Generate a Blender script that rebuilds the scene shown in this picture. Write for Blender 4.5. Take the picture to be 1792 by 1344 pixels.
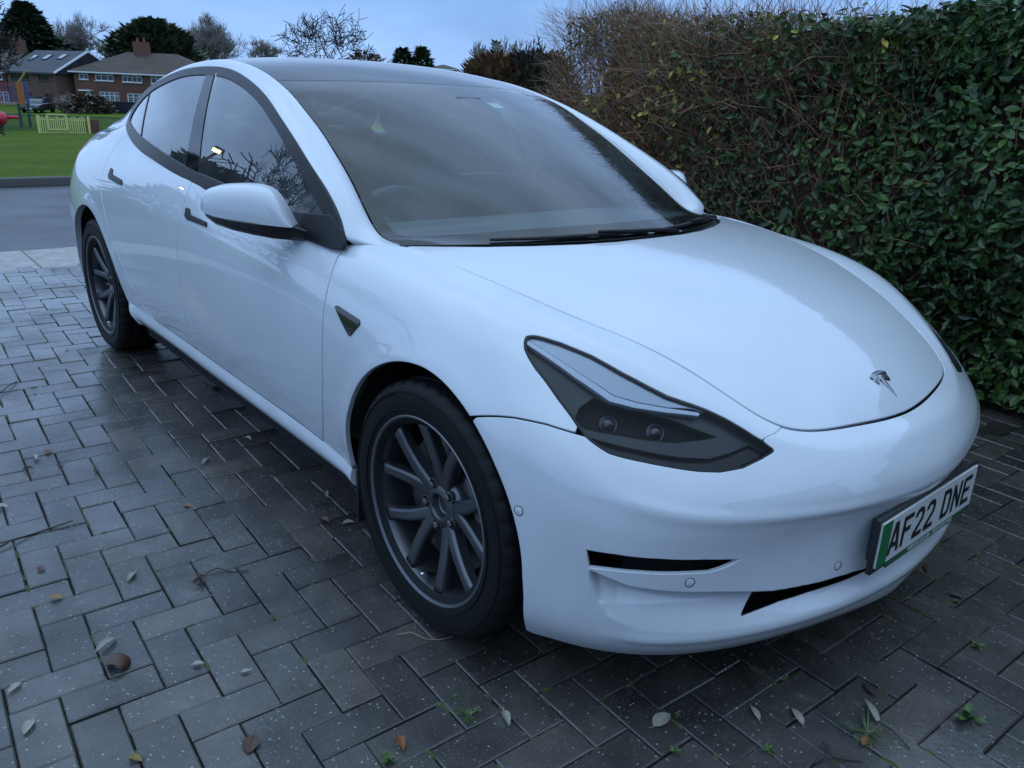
import bpy, bmesh, math, random
import numpy as np
from mathutils import Vector, Matrix
R_ = math.radians
scene = bpy.context.scene
for o in list(bpy.data.objects): bpy.data.objects.remove(o)
COL = scene.collection

# ------------------------------------------------------------------ camera
cam = bpy.data.cameras.new('camera'); cam_o = bpy.data.objects.new('camera', cam); COL.objects.link(cam_o)
cam_o.location = (1.44436617, -1.89452764, 1.30729042)
cam_o.rotation_euler = (R_(70.19937928), R_(-2.43161232), R_(49.68607214))
cam.sensor_width = 36.0; cam.lens = 36.0*1382.978/1792.0
cam.clip_start = 0.05; cam.clip_end = 2000
scene.camera = cam_o

# ------------------------------------------------------------------ sky, sun, exposure
SUN_EL, SUN_AZ = 80.0, 300.0          # thick cloud: what is left of the sun comes from overhead
world = bpy.data.worlds.new('World'); scene.world = world; world.use_nodes = True
wn = world.node_tree; wn.nodes.clear()
w_out = wn.nodes.new('ShaderNodeOutputWorld'); w_bg = wn.nodes.new('ShaderNodeBackground')
sky = wn.nodes.new('ShaderNodeTexSky'); sky.sky_type = 'NISHITA'; sky.sun_disc = False
sky.sun_elevation = R_(SUN_EL); sky.sun_rotation = R_(SUN_AZ); sky.air_density = 1.6; sky.dust_density = 0.6; sky.ozone_density = 3.0
wtc = wn.nodes.new('ShaderNodeTexCoord')
wmap = wn.nodes.new('ShaderNodeMapping'); wmap.inputs['Scale'].default_value = (1.0, 1.0, 2.6)
wno = wn.nodes.new('ShaderNodeTexNoise'); wno.inputs['Scale'].default_value = 2.2; wno.inputs['Detail'].default_value = 6; wno.inputs['Roughness'].default_value = 0.52
wr = wn.nodes.new('ShaderNodeValToRGB')          # blue-grey cloud low down
wr.color_ramp.elements[0].position = 0.36; wr.color_ramp.elements[0].color = (1.45, 3.0, 6.3, 1)
wr.color_ramp.elements[1].position = 0.66; wr.color_ramp.elements[1].color = (2.8, 5.0, 9.2, 1)
wr2 = wn.nodes.new('ShaderNodeValToRGB')         # paler, greyer cloud deck overhead
wr2.color_ramp.elements[0].position = 0.38; wr2.color_ramp.elements[0].color = (3.9, 5.9, 8.6, 1)
wr2.color_ramp.elements[1].position = 0.62; wr2.color_ramp.elements[1].color = (7.2, 10.4, 14.4, 1)
wmx = wn.nodes.new('ShaderNodeMix'); wmx.data_type = 'RGBA'; wmx.inputs[0].default_value = 0.9
L = wn.links.new
L(wtc.outputs['Generated'], wmap.inputs['Vector']); L(wmap.outputs[0], wno.inputs['Vector']); L(wno.outputs['Fac'], wr.inputs[0]); L(wno.outputs['Fac'], wr2.inputs[0])
# overcast: the cloud deck is brighter and whiter overhead than at the horizon
wsx = wn.nodes.new('ShaderNodeSeparateXYZ'); wgr = wn.nodes.new('ShaderNodeMapRange'); wgr.interpolation_type = 'SMOOTHSTEP'
wgr.inputs[1].default_value = 0.30; wgr.inputs[2].default_value = 1.0; wgr.inputs[3].default_value = 0.0; wgr.inputs[4].default_value = 1.0
wvm = wn.nodes.new('ShaderNodeMix'); wvm.data_type = 'RGBA'
L(wtc.outputs['Generated'], wsx.inputs[0]); L(wsx.outputs[2], wgr.inputs[0]); L(wgr.outputs[0], wvm.inputs[0]); L(wr.outputs[0], wvm.inputs[6]); L(wr2.outputs[0], wvm.inputs[7])
L(sky.outputs[0], wmx.inputs[6]); L(wvm.outputs[2], wmx.inputs[7]); L(wmx.outputs[2], w_bg.inputs[0])
w_bg.inputs[1].default_value = 0.10
L(w_bg.outputs[0], w_out.inputs[0])
sun = bpy.data.lights.new('sun', 'SUN'); sun_o = bpy.data.objects.new('sun', sun); COL.objects.link(sun_o)
sun.energy = 0.5; sun.angle = R_(170); sun.color = (0.86, 0.94, 1.0)
_a = R_(SUN_AZ); _e = R_(SUN_EL)
sun_dir = Vector((math.sin(_a)*math.cos(_e), math.cos(_a)*math.cos(_e), math.sin(_e)))   # towards the sun
sun_o.rotation_euler = sun_dir.to_track_quat('Z', 'Y').to_euler(); sun_o.location = sun_dir*50
vs = scene.view_settings
vs.view_transform = 'Standard'; vs.look = 'None'; vs.exposure = 0.40; vs.gamma = 1.0; vs.use_curve_mapping = False
scene.cycles.max_bounces = 8; scene.cycles.transparent_max_bounces = 24

# ------------------------------------------------------------------ materials
MATS = {}
def mat(name, col=(.5,.5,.5), rough=.5, metal=0., spec=.5, coat=0., coat_rough=.03, emis=None, trans=0., alpha=1.):
    if name in MATS: return MATS[name]
    m = bpy.data.materials.new(name); m.use_nodes = True
    b = m.node_tree.nodes['Principled BSDF']
    b.inputs['Base Color'].default_value = (*col, 1); b.inputs['Roughness'].default_value = rough
    b.inputs['Metallic'].default_value = metal; b.inputs['Specular IOR Level'].default_value = spec
    b.inputs['Coat Weight'].default_value = coat; b.inputs['Coat Roughness'].default_value = coat_rough
    b.inputs['Transmission Weight'].default_value = trans
    if emis: b.inputs['Emission Color'].default_value = (*emis[0], 1); b.inputs['Emission Strength'].default_value = emis[1]
    MATS[name] = m; return m
def nd(m, t): return m.node_tree.nodes.new('ShaderNode'+t)
def lk(m, a, b): m.node_tree.links.new(a, b)
def bsdf(m): return m.node_tree.nodes['Principled BSDF']
def noise(m, scale, detail=3, rough=.55, vec=None):
    n = nd(m, 'TexNoise'); n.inputs['Scale'].default_value = scale; n.inputs['Detail'].default_value = detail; n.inputs['Roughness'].default_value = rough
    if vec: lk(m, vec, n.inputs['Vector'])
    return n.outputs['Fac']
def ramp(m, fac, stops):
    r = nd(m, 'ValToRGB'); cr = r.color_ramp
    while len(cr.elements) < len(stops): cr.elements.new(.5)
    for e, (p, c) in zip(cr.elements, stops):
        e.position = p; e.color = (*c, 1) if len(c) == 3 else c
    lk(m, fac, r.inputs[0]); return r.outputs[0]
def mixc(m, fac, a, b, mode='MIX'):
    n = nd(m, 'Mix'); n.data_type = 'RGBA'; n.blend_type = mode
    for s, v in ((0, fac), (6, a), (7, b)):
        if hasattr(v, 'links') or hasattr(v, 'is_linked'): lk(m, v, n.inputs[s])
        else: n.inputs[s].default_value = v if s == 0 else (*v, 1)
    return n.outputs[2]
def objco(m): return nd(m, 'TexCoord').outputs['Object']
def geopos(m): return nd(m, 'NewGeometry').outputs['Position']
def bump(m, h, strength=.3, dist=.01):
    b = nd(m, 'Bump'); b.inputs['Strength'].default_value = strength; b.inputs['Distance'].default_value = dist
    lk(m, h, b.inputs['Height']); lk(m, b.outputs[0], bsdf(m).inputs['Normal'])
def math_(m, op, a, b=None):
    n = nd(m, 'Math'); n.operation = op
    for i, v in enumerate((a, b)):
        if v is None: continue
        if hasattr(v, 'is_linked'): lk(m, v, n.inputs[i])
        else: n.inputs[i].default_value = v
    return n.outputs[0]
def thin_glass(name, tint, ior=1.5, rough=0.0, film=0., k=1.35):
    if name in MATS: return MATS[name]
    m = bpy.data.materials.new(name); m.use_nodes = True; nt = m.node_tree; nt.nodes.clear()
    out = nt.nodes.new('ShaderNodeOutputMaterial'); mx = nt.nodes.new('ShaderNodeMixShader')
    tr = nt.nodes.new('ShaderNodeBsdfTransparent'); gl = nt.nodes.new('ShaderNodeBsdfGlossy'); fr = nt.nodes.new('ShaderNodeFresnel')
    tr.inputs[0].default_value = (*tint, 1); gl.inputs['Roughness'].default_value = rough; fr.inputs['IOR'].default_value = ior
    gl.inputs[0].default_value = (1,1,1,1)
    mp = nt.nodes.new('ShaderNodeMath'); mp.operation = 'MULTIPLY'; mp.inputs[1].default_value = k; mp.use_clamp = True
    nt.links.new(fr.outputs[0], mp.inputs[0]); nt.links.new(mp.outputs[0], mx.inputs[0])
    src = tr.outputs[0]
    if film:                                     # faint film of dirt and condensation on the pane
        df = nt.nodes.new('ShaderNodeBsdfDiffuse'); df.inputs[0].default_value = (.75,.78,.80,1); fm = nt.nodes.new('ShaderNodeMixShader')
        tc = nt.nodes.new('ShaderNodeTexCoord'); nz = nt.nodes.new('ShaderNodeTexNoise'); nz.inputs['Scale'].default_value = 3.5; nz.inputs['Detail'].default_value = 5
        mr = nt.nodes.new('ShaderNodeMapRange'); mr.inputs[1].default_value = .35; mr.inputs[2].default_value = .7; mr.inputs[3].default_value = film*.35; mr.inputs[4].default_value = film*1.6
        nt.links.new(tc.outputs['Object'], nz.inputs['Vector']); nt.links.new(nz.outputs['Fac'], mr.inputs[0]); nt.links.new(mr.outputs[0], fm.inputs[0])
        nt.links.new(tr.outputs[0], fm.inputs[1]); nt.links.new(df.outputs[0], fm.inputs[2]); src = fm.outputs[0]
    nt.links.new(src, mx.inputs[1]); nt.links.new(gl.outputs[0], mx.inputs[2]); nt.links.new(mx.outputs[0], out.inputs[0])
    MATS[name] = m; return m

# ------------------------------------------------------------------ object helpers
def link(o, parent=None):
    COL.objects.link(o)
    if parent is not None: o.parent = parent
    return o
def tag(o, label, cat, group=None, kind=None):
    o['label'] = label; o['category'] = cat
    if group: o['group'] = group
    if kind: o['kind'] = kind
    return o
def empty(name, loc=(0,0,0), rz=0., parent=None):
    o = bpy.data.objects.new(name, None); o.empty_display_size = .1; o.location = loc; o.rotation_euler = (0,0,rz)
    return link(o, parent)
def mesh_obj(name, V, F, m, parent=None, smooth=False, N=None):
    me = bpy.data.meshes.new(name)
    me.from_pydata([tuple(map(float, v)) for v in V], [], [tuple(map(int, f)) for f in F])
    if smooth: me.polygons.foreach_set('use_smooth', [True]*len(me.polygons))
    for mm in (m if isinstance(m, (list, tuple)) else [m]): me.materials.append(mm)
    me.update()
    if N is not None:
        me.normals_split_custom_set_from_vertices([tuple(map(float, n)) for n in N])
    return link(bpy.data.objects.new(name, me), parent)
class MB:
    "collects simple solids, builds ONE mesh object"
    def __init__(s): s.V = []; s.F = []
    def add(s, V, F):
        k = len(s.V); s.V += [tuple(v) for v in V]; s.F += [tuple(i+k for i in f) for f in F]; return s
    def box(s, c, d, M=None):
        x, y, z = (d[0]/2, d[1]/2, d[2]/2)
        P = [Vector((a*x, b*y, e*z)) for e in (-1,1) for b in (-1,1) for a in (-1,1)]
        if M is not None: P = [M @ p for p in P]
        P = [p+Vector(c) for p in P]
        return s.add(P, [(0,2,3,1),(4,5,7,6),(0,1,5,4),(2,6,7,3),(0,4,6,2),(1,3,7,5)])
    def quad(s, a, b, c, d): return s.add([a,b,c,d], [(0,1,2,3)])
    def tube(s, pts, rad, n=8, cap=True):
        pts = [Vector(p) for p in pts]; k = len(pts)
        if not hasattr(rad, '__len__'): rad = [rad]*k
        V = []; up = None
        for i, p in enumerate(pts):
            d = (pts[min(i+1,k-1)]-pts[max(i-1,0)]).normalized()
            if up is None: up = d.orthogonal().normalized()
            else:
                up = up - d*up.dot(d)
                up = up.normalized() if up.length > 1e-6 else d.orthogonal().normalized()
            w = d.cross(up)
            for j in range(n):
                a = 2*math.pi*j/n; V.append(p+(up*math.cos(a)+w*math.sin(a))*rad[i])
        F = [(i*n+j, i*n+(j+1)%n, (i+1)*n+(j+1)%n, (i+1)*n+j) for i in range(k-1) for j in range(n)]
        if cap: F += [tuple(range(n-1,-1,-1)), tuple((k-1)*n+j for j in range(n))]
        return s.add(V, F)
    def lathe(s, prof, n=48, M=None, closed=False):
        "prof: (r, h) along +Z"
        V = [Vector((r*math.cos(2*math.pi*j/n), r*math.sin(2*math.pi*j/n), h)) for r, h in prof for j in range(n)]
        if M is not None: V = [M @ v for v in V]
        k = len(prof)
        F = [(i*n+j, i*n+(j+1)%n, ((i+1)%k)*n+(j+1)%n, ((i+1)%k)*n+j) for i in range(k if closed else k-1) for j in range(n)]
        return s.add(V, F)
    def prism(s, poly, h0, h1, M=None):
        "2D polygon extruded in local Z, optional matrix"
        n = len(poly); V = [Vector((a, b, h0)) for a, b in poly]+[Vector((a, b, h1)) for a, b in poly]
        if M is not None: V = [M @ v for v in V]
        return s.add(V, [tuple(range(n-1,-1,-1)), tuple(range(n, 2*n))]+[(i, (i+1)%n, n+(i+1)%n, n+i) for i in range(n)])
    def build(s, name, m, parent=None, smooth=False): return mesh_obj(name, s.V, s.F, m, parent, smooth)
def bevel(o, w=.01, seg=2, angle=35):
    md = o.modifiers.new('bevel', 'BEVEL'); md.width = w; md.segments = seg; md.limit_method = 'ANGLE'; md.angle_limit = R_(angle)
    me = o.data; me.polygons.foreach_set('use_smooth', [True]*len(me.polygons))
    try: me.set_sharp_from_angle(angle=R_(50))
    except Exception: pass
    return o
def subsurf(o, lv=2):
    md = o.modifiers.new('sub', 'SUBSURF'); md.levels = lv; md.render_levels = lv
    o.data.polygons.foreach_set('use_smooth', [True]*len(o.data.polygons)); return o

# ================================================================== CAR: measured body surfaces
# ---------- natural cubic spline (vector valued) ----------
def nspline(t, Y):
    t=np.asarray(t,float); Y=np.asarray(Y,float)
    if Y.ndim==1: Y=Y[:,None]
    n=len(t); h=np.diff(t)
    A=np.zeros((n,n)); B=np.zeros((n,Y.shape[1])); A[0,0]=A[-1,-1]=1
    for i in range(1,n-1):
        A[i,i-1]=h[i-1]; A[i,i]=2*(h[i-1]+h[i]); A[i,i+1]=h[i]
        B[i]=6*((Y[i+1]-Y[i])/h[i]-(Y[i]-Y[i-1])/h[i-1])
    m=np.linalg.solve(A,B)
    def f(x):
        x=np.asarray(x,float); i=np.clip(np.searchsorted(t,x)-1,0,n-2)
        a=(t[i+1]-x); b=(x-t[i]); hh=h[i]
        return (m[i]*(a**3/(6*hh))[...,None]+m[i+1]*(b**3/(6*hh))[...,None]
            +(Y[i]/hh[...,None]-m[i]*hh[...,None]/6)*a[...,None]+(Y[i+1]/hh[...,None]-m[i+1]*hh[...,None]/6)*b[...,None])
    return f
# ---------- hood height field ----------
_hc=nspline([-.7,-.4,-.2,-.1,0,.12,.24,.40,.504,.60,.661,.70,.731,.78],[.962,.951,.940,.931,.919,.9,.874,.826,.782,.733,.695,.666,.638,.585])
_hk=nspline([-.7,-.372,-.1,0,.24,.504,.637,.70,.78],[.058,.058,.075,.088,.13,.20,.27,.30,.3])
def hoodz(x,y):
    return _hc(x)[...,0]-_hk(x)[...,0]*np.asarray(y)**2
# ---------- body shell rows:  u, then per row (x,y,z); right side, y given positive and flipped ----------
RN=['T','A','H','S','W','M','D','L','K','B']
ST={ # u: rows
-4.55:[(-3.80,0,1.075),(-3.835,0,1.045),(-3.80,0,.985),(-3.78,0,.90),(-3.82,0,.74),(-3.85,0,.60),(-3.84,0,.46),(-3.83,0,.36),(-3.81,0,.30),(-3.76,0,.24)],
-4.20:[(-3.78,.36,1.068),(-3.805,.365,1.04),(-3.775,.37,.985),(-3.76,.38,.90),(-3.79,.39,.74),(-3.81,.40,.60),(-3.80,.40,.46),(-3.79,.40,.36),(-3.77,.40,.30),(-3.72,.39,.24)],
-3.85:[(-3.70,.575,1.045),(-3.70,.61,1.02),(-3.67,.65,.97),(-3.655,.68,.90),(-3.665,.71,.74),(-3.68,.725,.60),(-3.67,.73,.46),(-3.66,.73,.36),(-3.64,.72,.30),(-3.60,.69,.24)],
-3.55:[(-3.50,.628,1.06),(-3.50,.68,1.037),(-3.49,.745,.98),(-3.48,.805,.90),(-3.48,.852,.74),(-3.48,.862,.60),(-3.47,.862,.46),(-3.46,.855,.35),(-3.45,.84,.29),(-3.42,.81,.23)],
-3.2:[(-3.2,.655,1.082),(-3.2,.720,1.05),(-3.2,.80,.975),(-3.2,.872,.87),(-3.2,.912,.71),(-3.2,.914,.58),(-3.2,.908,.45),(-3.2,.90,.34),(-3.2,.885,.28),(-3.2,.855,.22)],
-2.875:[(-2.875,.698,1.102),(-2.875,.765,1.055),(-2.875,.832,.965),(-2.875,.895,.845),(-2.875,.922,.70),(-2.875,.922,.57),(-2.875,.915,.45),(-2.875,.90,.35),(-2.875,.89,.28),(-2.875,.86,.22)],
-2.5:[(-2.5,.780,1.049),(-2.5,.818,1.0),(-2.5,.862,.93),(-2.5,.904,.82),(-2.5,.920,.68),(-2.5,.918,.56),(-2.5,.907,.45),(-2.5,.882,.33),(-2.5,.887,.284),(-2.5,.862,.235)],
-2.0:[(-2.0,.825,1.0),(-2.0,.853,.96),(-2.0,.886,.89),(-2.0,.910,.79),(-2.0,.916,.66),(-2.0,.913,.55),(-2.0,.902,.44),(-2.0,.870,.318),(-2.0,.879,.280),(-2.0,.862,.245)],
-1.4:[(-1.4,.845,.955),(-1.4,.864,.92),(-1.4,.889,.865),(-1.4,.909,.775),(-1.4,.914,.65),(-1.4,.911,.54),(-1.4,.900,.43),(-1.4,.868,.312),(-1.4,.877,.274),(-1.4,.862,.24)],
-.9:[(-.9,.834,.925),(-.9,.853,.897),(-.9,.880,.85),(-.9,.904,.765),(-.9,.911,.64),(-.9,.908,.53),(-.9,.897,.425),(-.9,.866,.306),(-.9,.875,.268),(-.9,.860,.235)],
-.56:[(-.56,.808,.904),(-.56,.831,.886),(-.56,.863,.846),(-.56,.898,.758),(-.56,.909,.635),(-.56,.906,.525),(-.56,.895,.42),(-.56,.866,.294),(-.56,.874,.260),(-.56,.858,.228)],
-.37:[(-.372,.722,.917),(-.37,.785,.897),(-.37,.843,.852),(-.37,.894,.752),(-.37,.909,.635),(-.37,.907,.52),(-.37,.897,.415),(-.37,.870,.283),(-.37,.877,.253),(-.37,.858,.225)],
-.15:[(-.153,.699,.898),(-.15,.764,.886),(-.15,.828,.852),(-.15,.890,.755),(-.15,.912,.645),(-.15,.912,.53),(-.15,.905,.42),(-.15,.89,.31),(-.15,.885,.26),(-.15,.86,.21)],
0.:[(.001,.675,.879),(0,.742,.874),(0,.815,.845),(0,.884,.757),(0,.912,.655),(0,.914,.54),(0,.908,.43),(0,.90,.32),(0,.888,.25),(0,.865,.19)],
.2:[(.19,.620,.840),(.195,.692,.842),(.205,.772,.820),(.205,.852,.752),(.205,.902,.655),(.21,.908,.54),(.21,.904,.43),(.205,.898,.32),(.20,.885,.25),(.195,.862,.18)],
.41:[(.36,.546,.793),(.375,.606,.791),(.392,.665,.772),(.405,.790,.695),(.41,.862,.61),(.41,.880,.51),(.405,.882,.42),(.40,.880,.32),(.395,.872,.24),(.385,.842,.174)],
.605:[(.504,.487,.735),(.52,.522,.728),(.539,.556,.711),(.562,.680,.632),(.58,.752,.555),(.578,.772,.48),(.572,.777,.41),(.568,.777,.32),(.567,.768,.235),(.556,.725,.172)],
.87:[(.637,.409,.667),(.654,.430,.654),(.668,.446,.638),(.700,.500,.583),(.719,.532,.525),(.708,.54,.466),(.70,.545,.405),(.704,.548,.32),(.708,.545,.235),(.695,.478,.172)],
1.17:[(.705,.225,.642),(.737,.230,.628),(.760,.235,.610),(.792,.245,.565),(.806,.252,.513),(.793,.255,.46),(.786,.256,.40),(.787,.257,.32),(.789,.257,.235),(.768,.205,.172)],
1.43:[(.731,0,.638),(.764,0,.624),(.788,0,.605),(.822,0,.56),(.836,0,.51),(.822,0,.457),(.815,0,.40),(.814,0,.32),(.812,0,.235),(.795,0,.172)],
}
us=np.array(sorted(ST)); TAB=np.array([ST[u] for u in us])   # (nu,nr,3)
TAB[:,0,2]=np.where((us>-.38),hoodz(TAB[:,0,0],TAB[:,0,1]),TAB[:,0,2])
# mirror extension at both ends for symmetry
ue=np.r_[2*us[0]-us[2],2*us[0]-us[1],us,2*us[-1]-us[-2],2*us[-1]-us[-3]]
mir=np.array([1,-1,1])
TE=np.concatenate([TAB[[2]]*mir,TAB[[1]]*mir,TAB,TAB[[-2]]*mir,TAB[[-3]]*mir])
ROW=nspline(ue,TE.reshape(len(ue),-1))
NR=len(RN)
VR=np.array([0,.065,.15,.27,.39,.50,.60,.715,.77,.83])   # row parameter
CRE=7                                                   # crease at row L
_tri={}
def basis(vs):
    "matrix (nv,nr): natural spline weights, with crease at row CRE"
    out=np.zeros((len(vs),NR))
    for lo,hi in((0,CRE),(CRE,NR-1)):
        t=VR[lo:hi+1]; f=nspline(t,np.eye(hi-lo+1))
        m=(vs>=VR[lo]-1e-12)&((vs<VR[hi]) if hi<NR-1 else (vs<=VR[hi]+1e-9))
        out[np.ix_(m,range(lo,hi+1))]=f(vs[m])
    return out
def shell(uv_u,uv_v):
    "grid -> (nu,nv,3), y negative = car right"
    R=ROW(np.asarray(uv_u,float)).reshape(len(uv_u),NR,3)
    X=np.einsum('vr,urk->uvk',basis(np.asarray(uv_v,float)),R)
    X[...,1]*=-1
    return X
# ---------- greenhouse ----------
Ek=np.array([(-.395,.716,.920),(-.519,.708,.931),(-.592,.702,.975),(-.716,.682,1.058),(-.839,.666,1.129),(-.95,.652,1.186),(-1.076,.639,1.242),(-1.21,.625,1.296),(-1.344,.610,1.335),(-1.5,.60,1.371),(-1.7,.592,1.399),(-1.9,.585,1.408),(-2.2,.575,1.392),(-2.5,.565,1.345),(-2.8,.555,1.275),(-3.1,.548,1.197),(-3.35,.545,1.125),(-3.55,.54,1.08),(-3.70,.49,1.06)])
Ck=np.array([(-.125,0,.933),(-.23,0,.985),(-.32,0,1.025),(-.47,0,1.090),(-.62,0,1.150),(-.76,0,1.205),(-.91,0,1.260),(-1.06,0,1.312),(-1.18,0,1.350),(-1.36,0,1.390),(-1.6,0,1.425),(-1.85,0,1.440),(-2.15,0,1.433),(-2.47,0,1.395),(-2.8,0,1.325),(-3.12,0,1.238),(-3.40,0,1.155),(-3.62,0,1.10),(-3.79,0,1.079)])
tk=np.r_[0,np.cumsum(np.linalg.norm(np.diff((Ek+Ck)/2,axis=0),axis=1))]
EC=nspline(tk,Ek); CC=nspline(tk,Ck); TSEAM=tk[8]; TEND=tk[-1]
def top(t,s):
    "t along, s -1..1 (s<0 = car right side)"
    e=EC(t);c=CC(t);a=np.abs(s)
    y=s*e[...,1]
    q=a**2.0
    x=c[...,0]+(e[...,0]-c[...,0])*q
    z=c[...,2]+(e[...,2]-c[...,2])*a**2.3
    return np.stack([x,y,z],-1)
def glass_y(x,z):
    x=np.asarray(x,float);z=np.asarray(z,float)
    w=.845-.32*(z-.95)-.37*np.maximum(z-.95,0)**2
    w=w-np.where(x>-1.1,.035*((x+1.1)/.6)**2,0)-np.where(x<-1.9,.075*((x+1.9)/.95)**2,0)
    return -w

# ------------------------------------------------------------------ patch tools: cut surfaces into panels
class Patch: pass
def grid_patch(X, A, B, flip=False):
    "X (nu,nv,3) -> patch with normals; A,B the 2-D coordinates of the grid (nu,),(nv,)"
    du = np.gradient(X, axis=0); dv = np.gradient(X, axis=1)
    N = np.cross(du, dv); N /= np.linalg.norm(N, axis=-1, keepdims=True)+1e-12
    if flip: N = -N
    nu, nv = X.shape[:2]; i = np.arange(nu*nv).reshape(nu, nv)
    q = np.stack([i[:-1,:-1], i[1:,:-1], i[1:,1:], i[:-1,1:]], -1).reshape(-1, 4)
    if flip: q = q[:, ::-1]
    p = Patch(); p.V = X.reshape(-1,3).copy(); p.N = N.reshape(-1,3).copy()
    p.C = np.stack(np.meshgrid(A, B, indexing='ij'), -1).reshape(-1,2); p.F = [tuple(f) for f in q]
    return p
def compact(p):
    used = sorted({i for f in p.F for i in f}); mp = {o: n for n, o in enumerate(used)}
    q = Patch(); q.V = p.V[used]; q.N = p.N[used]; q.C = p.C[used]; q.F = [tuple(mp[i] for i in f) for f in p.F]; return q
def clip(p, f):
    f = np.where(np.abs(f) < 1e-6, 1e-6, f); V = list(p.V); N = list(p.N); C = list(p.C); cache = {}; F = []
    pos = f > 0
    for fc in p.F:
        k = sum(1 for i in fc if pos[i])
        if k == len(fc): F.append(fc); continue
        if k == 0: continue
        out = []
        for a, b in zip(fc, fc[1:]+fc[:1]):
            if pos[a]: out.append(a)
            if pos[a] != pos[b]:
                key = (a, b) if a < b else (b, a)
                if key not in cache:
                    a_, b_ = key; t = f[a_]/(f[a_]-f[b_]); cache[key] = len(V)
                    V.append(p.V[a_]+(p.V[b_]-p.V[a_])*t); C.append(p.C[a_]+(p.C[b_]-p.C[a_])*t)
                    n = p.N[a_]+(p.N[b_]-p.N[a_])*t; N.append(n/(np.linalg.norm(n)+1e-12))
                out.append(cache[key])
        if len(out) >= 3: F.append(tuple(out))
    q = Patch(); q.V = np.array(V).reshape(-1,3); q.N = np.array(N).reshape(-1,3); q.C = np.array(C).reshape(-1,2); q.F = F
    return compact(q)
def sdf(P, poly):
    "signed distance to a closed polygon, positive inside"
    poly = np.asarray(poly, float); P = np.asarray(P, float); d2 = np.full(len(P), 1e9); ins = np.zeros(len(P), bool)
    for a, b in zip(poly, np.roll(poly, -1, 0)):
        e = b-a; w = P-a; t = np.clip((w@e)/(e@e+1e-15), 0, 1); r = w-t[:,None]*e; d2 = np.minimum(d2, (r*r).sum(1))
        c = (a[1] > P[:,1]) != (b[1] > P[:,1])
        with np.errstate(divide='ignore', invalid='ignore'):
            ins ^= c & (P[:,0] < (b[0]-a[0])*(P[:,1]-a[1])/(b[1]-a[1]+1e-15)+a[0])
    return np.where(ins, 1, -1)*np.sqrt(d2)
def rim(p, depth=.014, rnd=.0022, sym=True):
    "fold the free edges inwards with a small round, so that panels have thickness and real gaps"
    cnt = {}
    for f in p.F:
        for a, b in zip(f, f[1:]+f[:1]): cnt[(a,b)] = cnt.get((a,b),0)+1
    bd = [e for e in cnt if (e[1],e[0]) not in cnt]
    if sym: bd = [(a,b) for a, b in bd if not (abs(p.V[a][1]) < 1e-4 and abs(p.V[b][1]) < 1e-4)]
    out = {}
    for a, b in bd:
        e = p.V[b]-p.V[a]; o = np.cross(e, p.N[a]+p.N[b]); n = np.linalg.norm(o)
        if n < 1e-12: continue
        o /= n
        for i in (a, b): out[i] = out.get(i, 0)+o
    V = list(p.V); N = list(p.N); C = list(p.C); idx = {}
    for i, o in out.items():
        o = o/(np.linalg.norm(o)+1e-9); n = p.N[i]; k = len(V); idx[i] = k
        for dv, nn in ((o*0, n), (o*rnd*.7-n*rnd*.3, n+o), (o*rnd-n*rnd, o), (o*rnd-n*depth, o)):
            V.append(p.V[i]+dv); N.append(nn/(np.linalg.norm(nn)+1e-9)); C.append(p.C[i])
    F = list(p.F)
    for a, b in bd:
        if a in idx and b in idx:
            A, B = idx[a], idx[b]
            for r in range(3): F.append((B+r, A+r, A+r+1, B+r+1))
    q = Patch(); q.V = np.array(V); q.N = np.array(N); q.C = np.array(C); q.F = F; return q
def mirrored(p):
    q = Patch(); q.V = p.V*[1,-1,1]; q.N = p.N*[1,-1,1]; q.C = p.C; q.F = [f[::-1] for f in p.F]; return q
def joined(*ps):
    q = Patch(); q.V = np.concatenate([p.V for p in ps]); q.N = np.concatenate([p.N for p in ps]); q.C = np.concatenate([p.C for p in ps])
    q.F = []; k = 0
    for p in ps: q.F += [tuple(i+k for i in f) for f in p.F]; k += len(p.V)
    return q
def offset(p, d): q = Patch(); q.V = p.V+p.N*d; q.N = p.N; q.C = p.C; q.F = p.F; return q
def pobj(name, p, m, parent): return mesh_obj(name, p.V, p.F, m, parent, True, p.N)
def pair(name, p, m, parents):
    "right-hand part and its mirror image"
    return pobj(name, p, m, parents[0]), pobj(name, mirrored(p), m, parents[1])

# ------------------------------------------------------------------ car materials
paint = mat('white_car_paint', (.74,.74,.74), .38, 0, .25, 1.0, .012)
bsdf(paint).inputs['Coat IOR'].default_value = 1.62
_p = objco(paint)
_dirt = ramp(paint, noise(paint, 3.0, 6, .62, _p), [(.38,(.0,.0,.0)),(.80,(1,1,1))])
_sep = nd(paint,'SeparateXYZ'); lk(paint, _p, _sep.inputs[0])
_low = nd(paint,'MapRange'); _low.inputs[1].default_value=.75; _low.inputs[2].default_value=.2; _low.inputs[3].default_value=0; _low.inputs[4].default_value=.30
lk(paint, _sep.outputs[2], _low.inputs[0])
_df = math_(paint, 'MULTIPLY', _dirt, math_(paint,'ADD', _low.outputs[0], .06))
lk(paint, mixc(paint, _df, (.645,.69,.735), (.33,.32,.30)), bsdf(paint).inputs['Base Color'])  # cool tint in the white base stands in for blue sky light
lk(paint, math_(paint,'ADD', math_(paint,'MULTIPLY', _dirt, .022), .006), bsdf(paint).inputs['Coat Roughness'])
bl_gloss = mat('black_gloss_trim', (.012,.012,.014), .12, 0, .5, .6)
bl_satin = mat('black_satin_trim', (.012,.011,.013), .34, 0, .3)
bl_plastic = mat('black_plastic', (.012,.012,.013), .6)
void_m = mat('dark_cavity', (.004,.004,.005), .9)
rubber = mat('tyre_rubber', (.006,.006,.0065), .6, 0, .3)
alloy = mat('dark_grey_alloy', (.13,.135,.145), .33, .85, .5)
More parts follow.
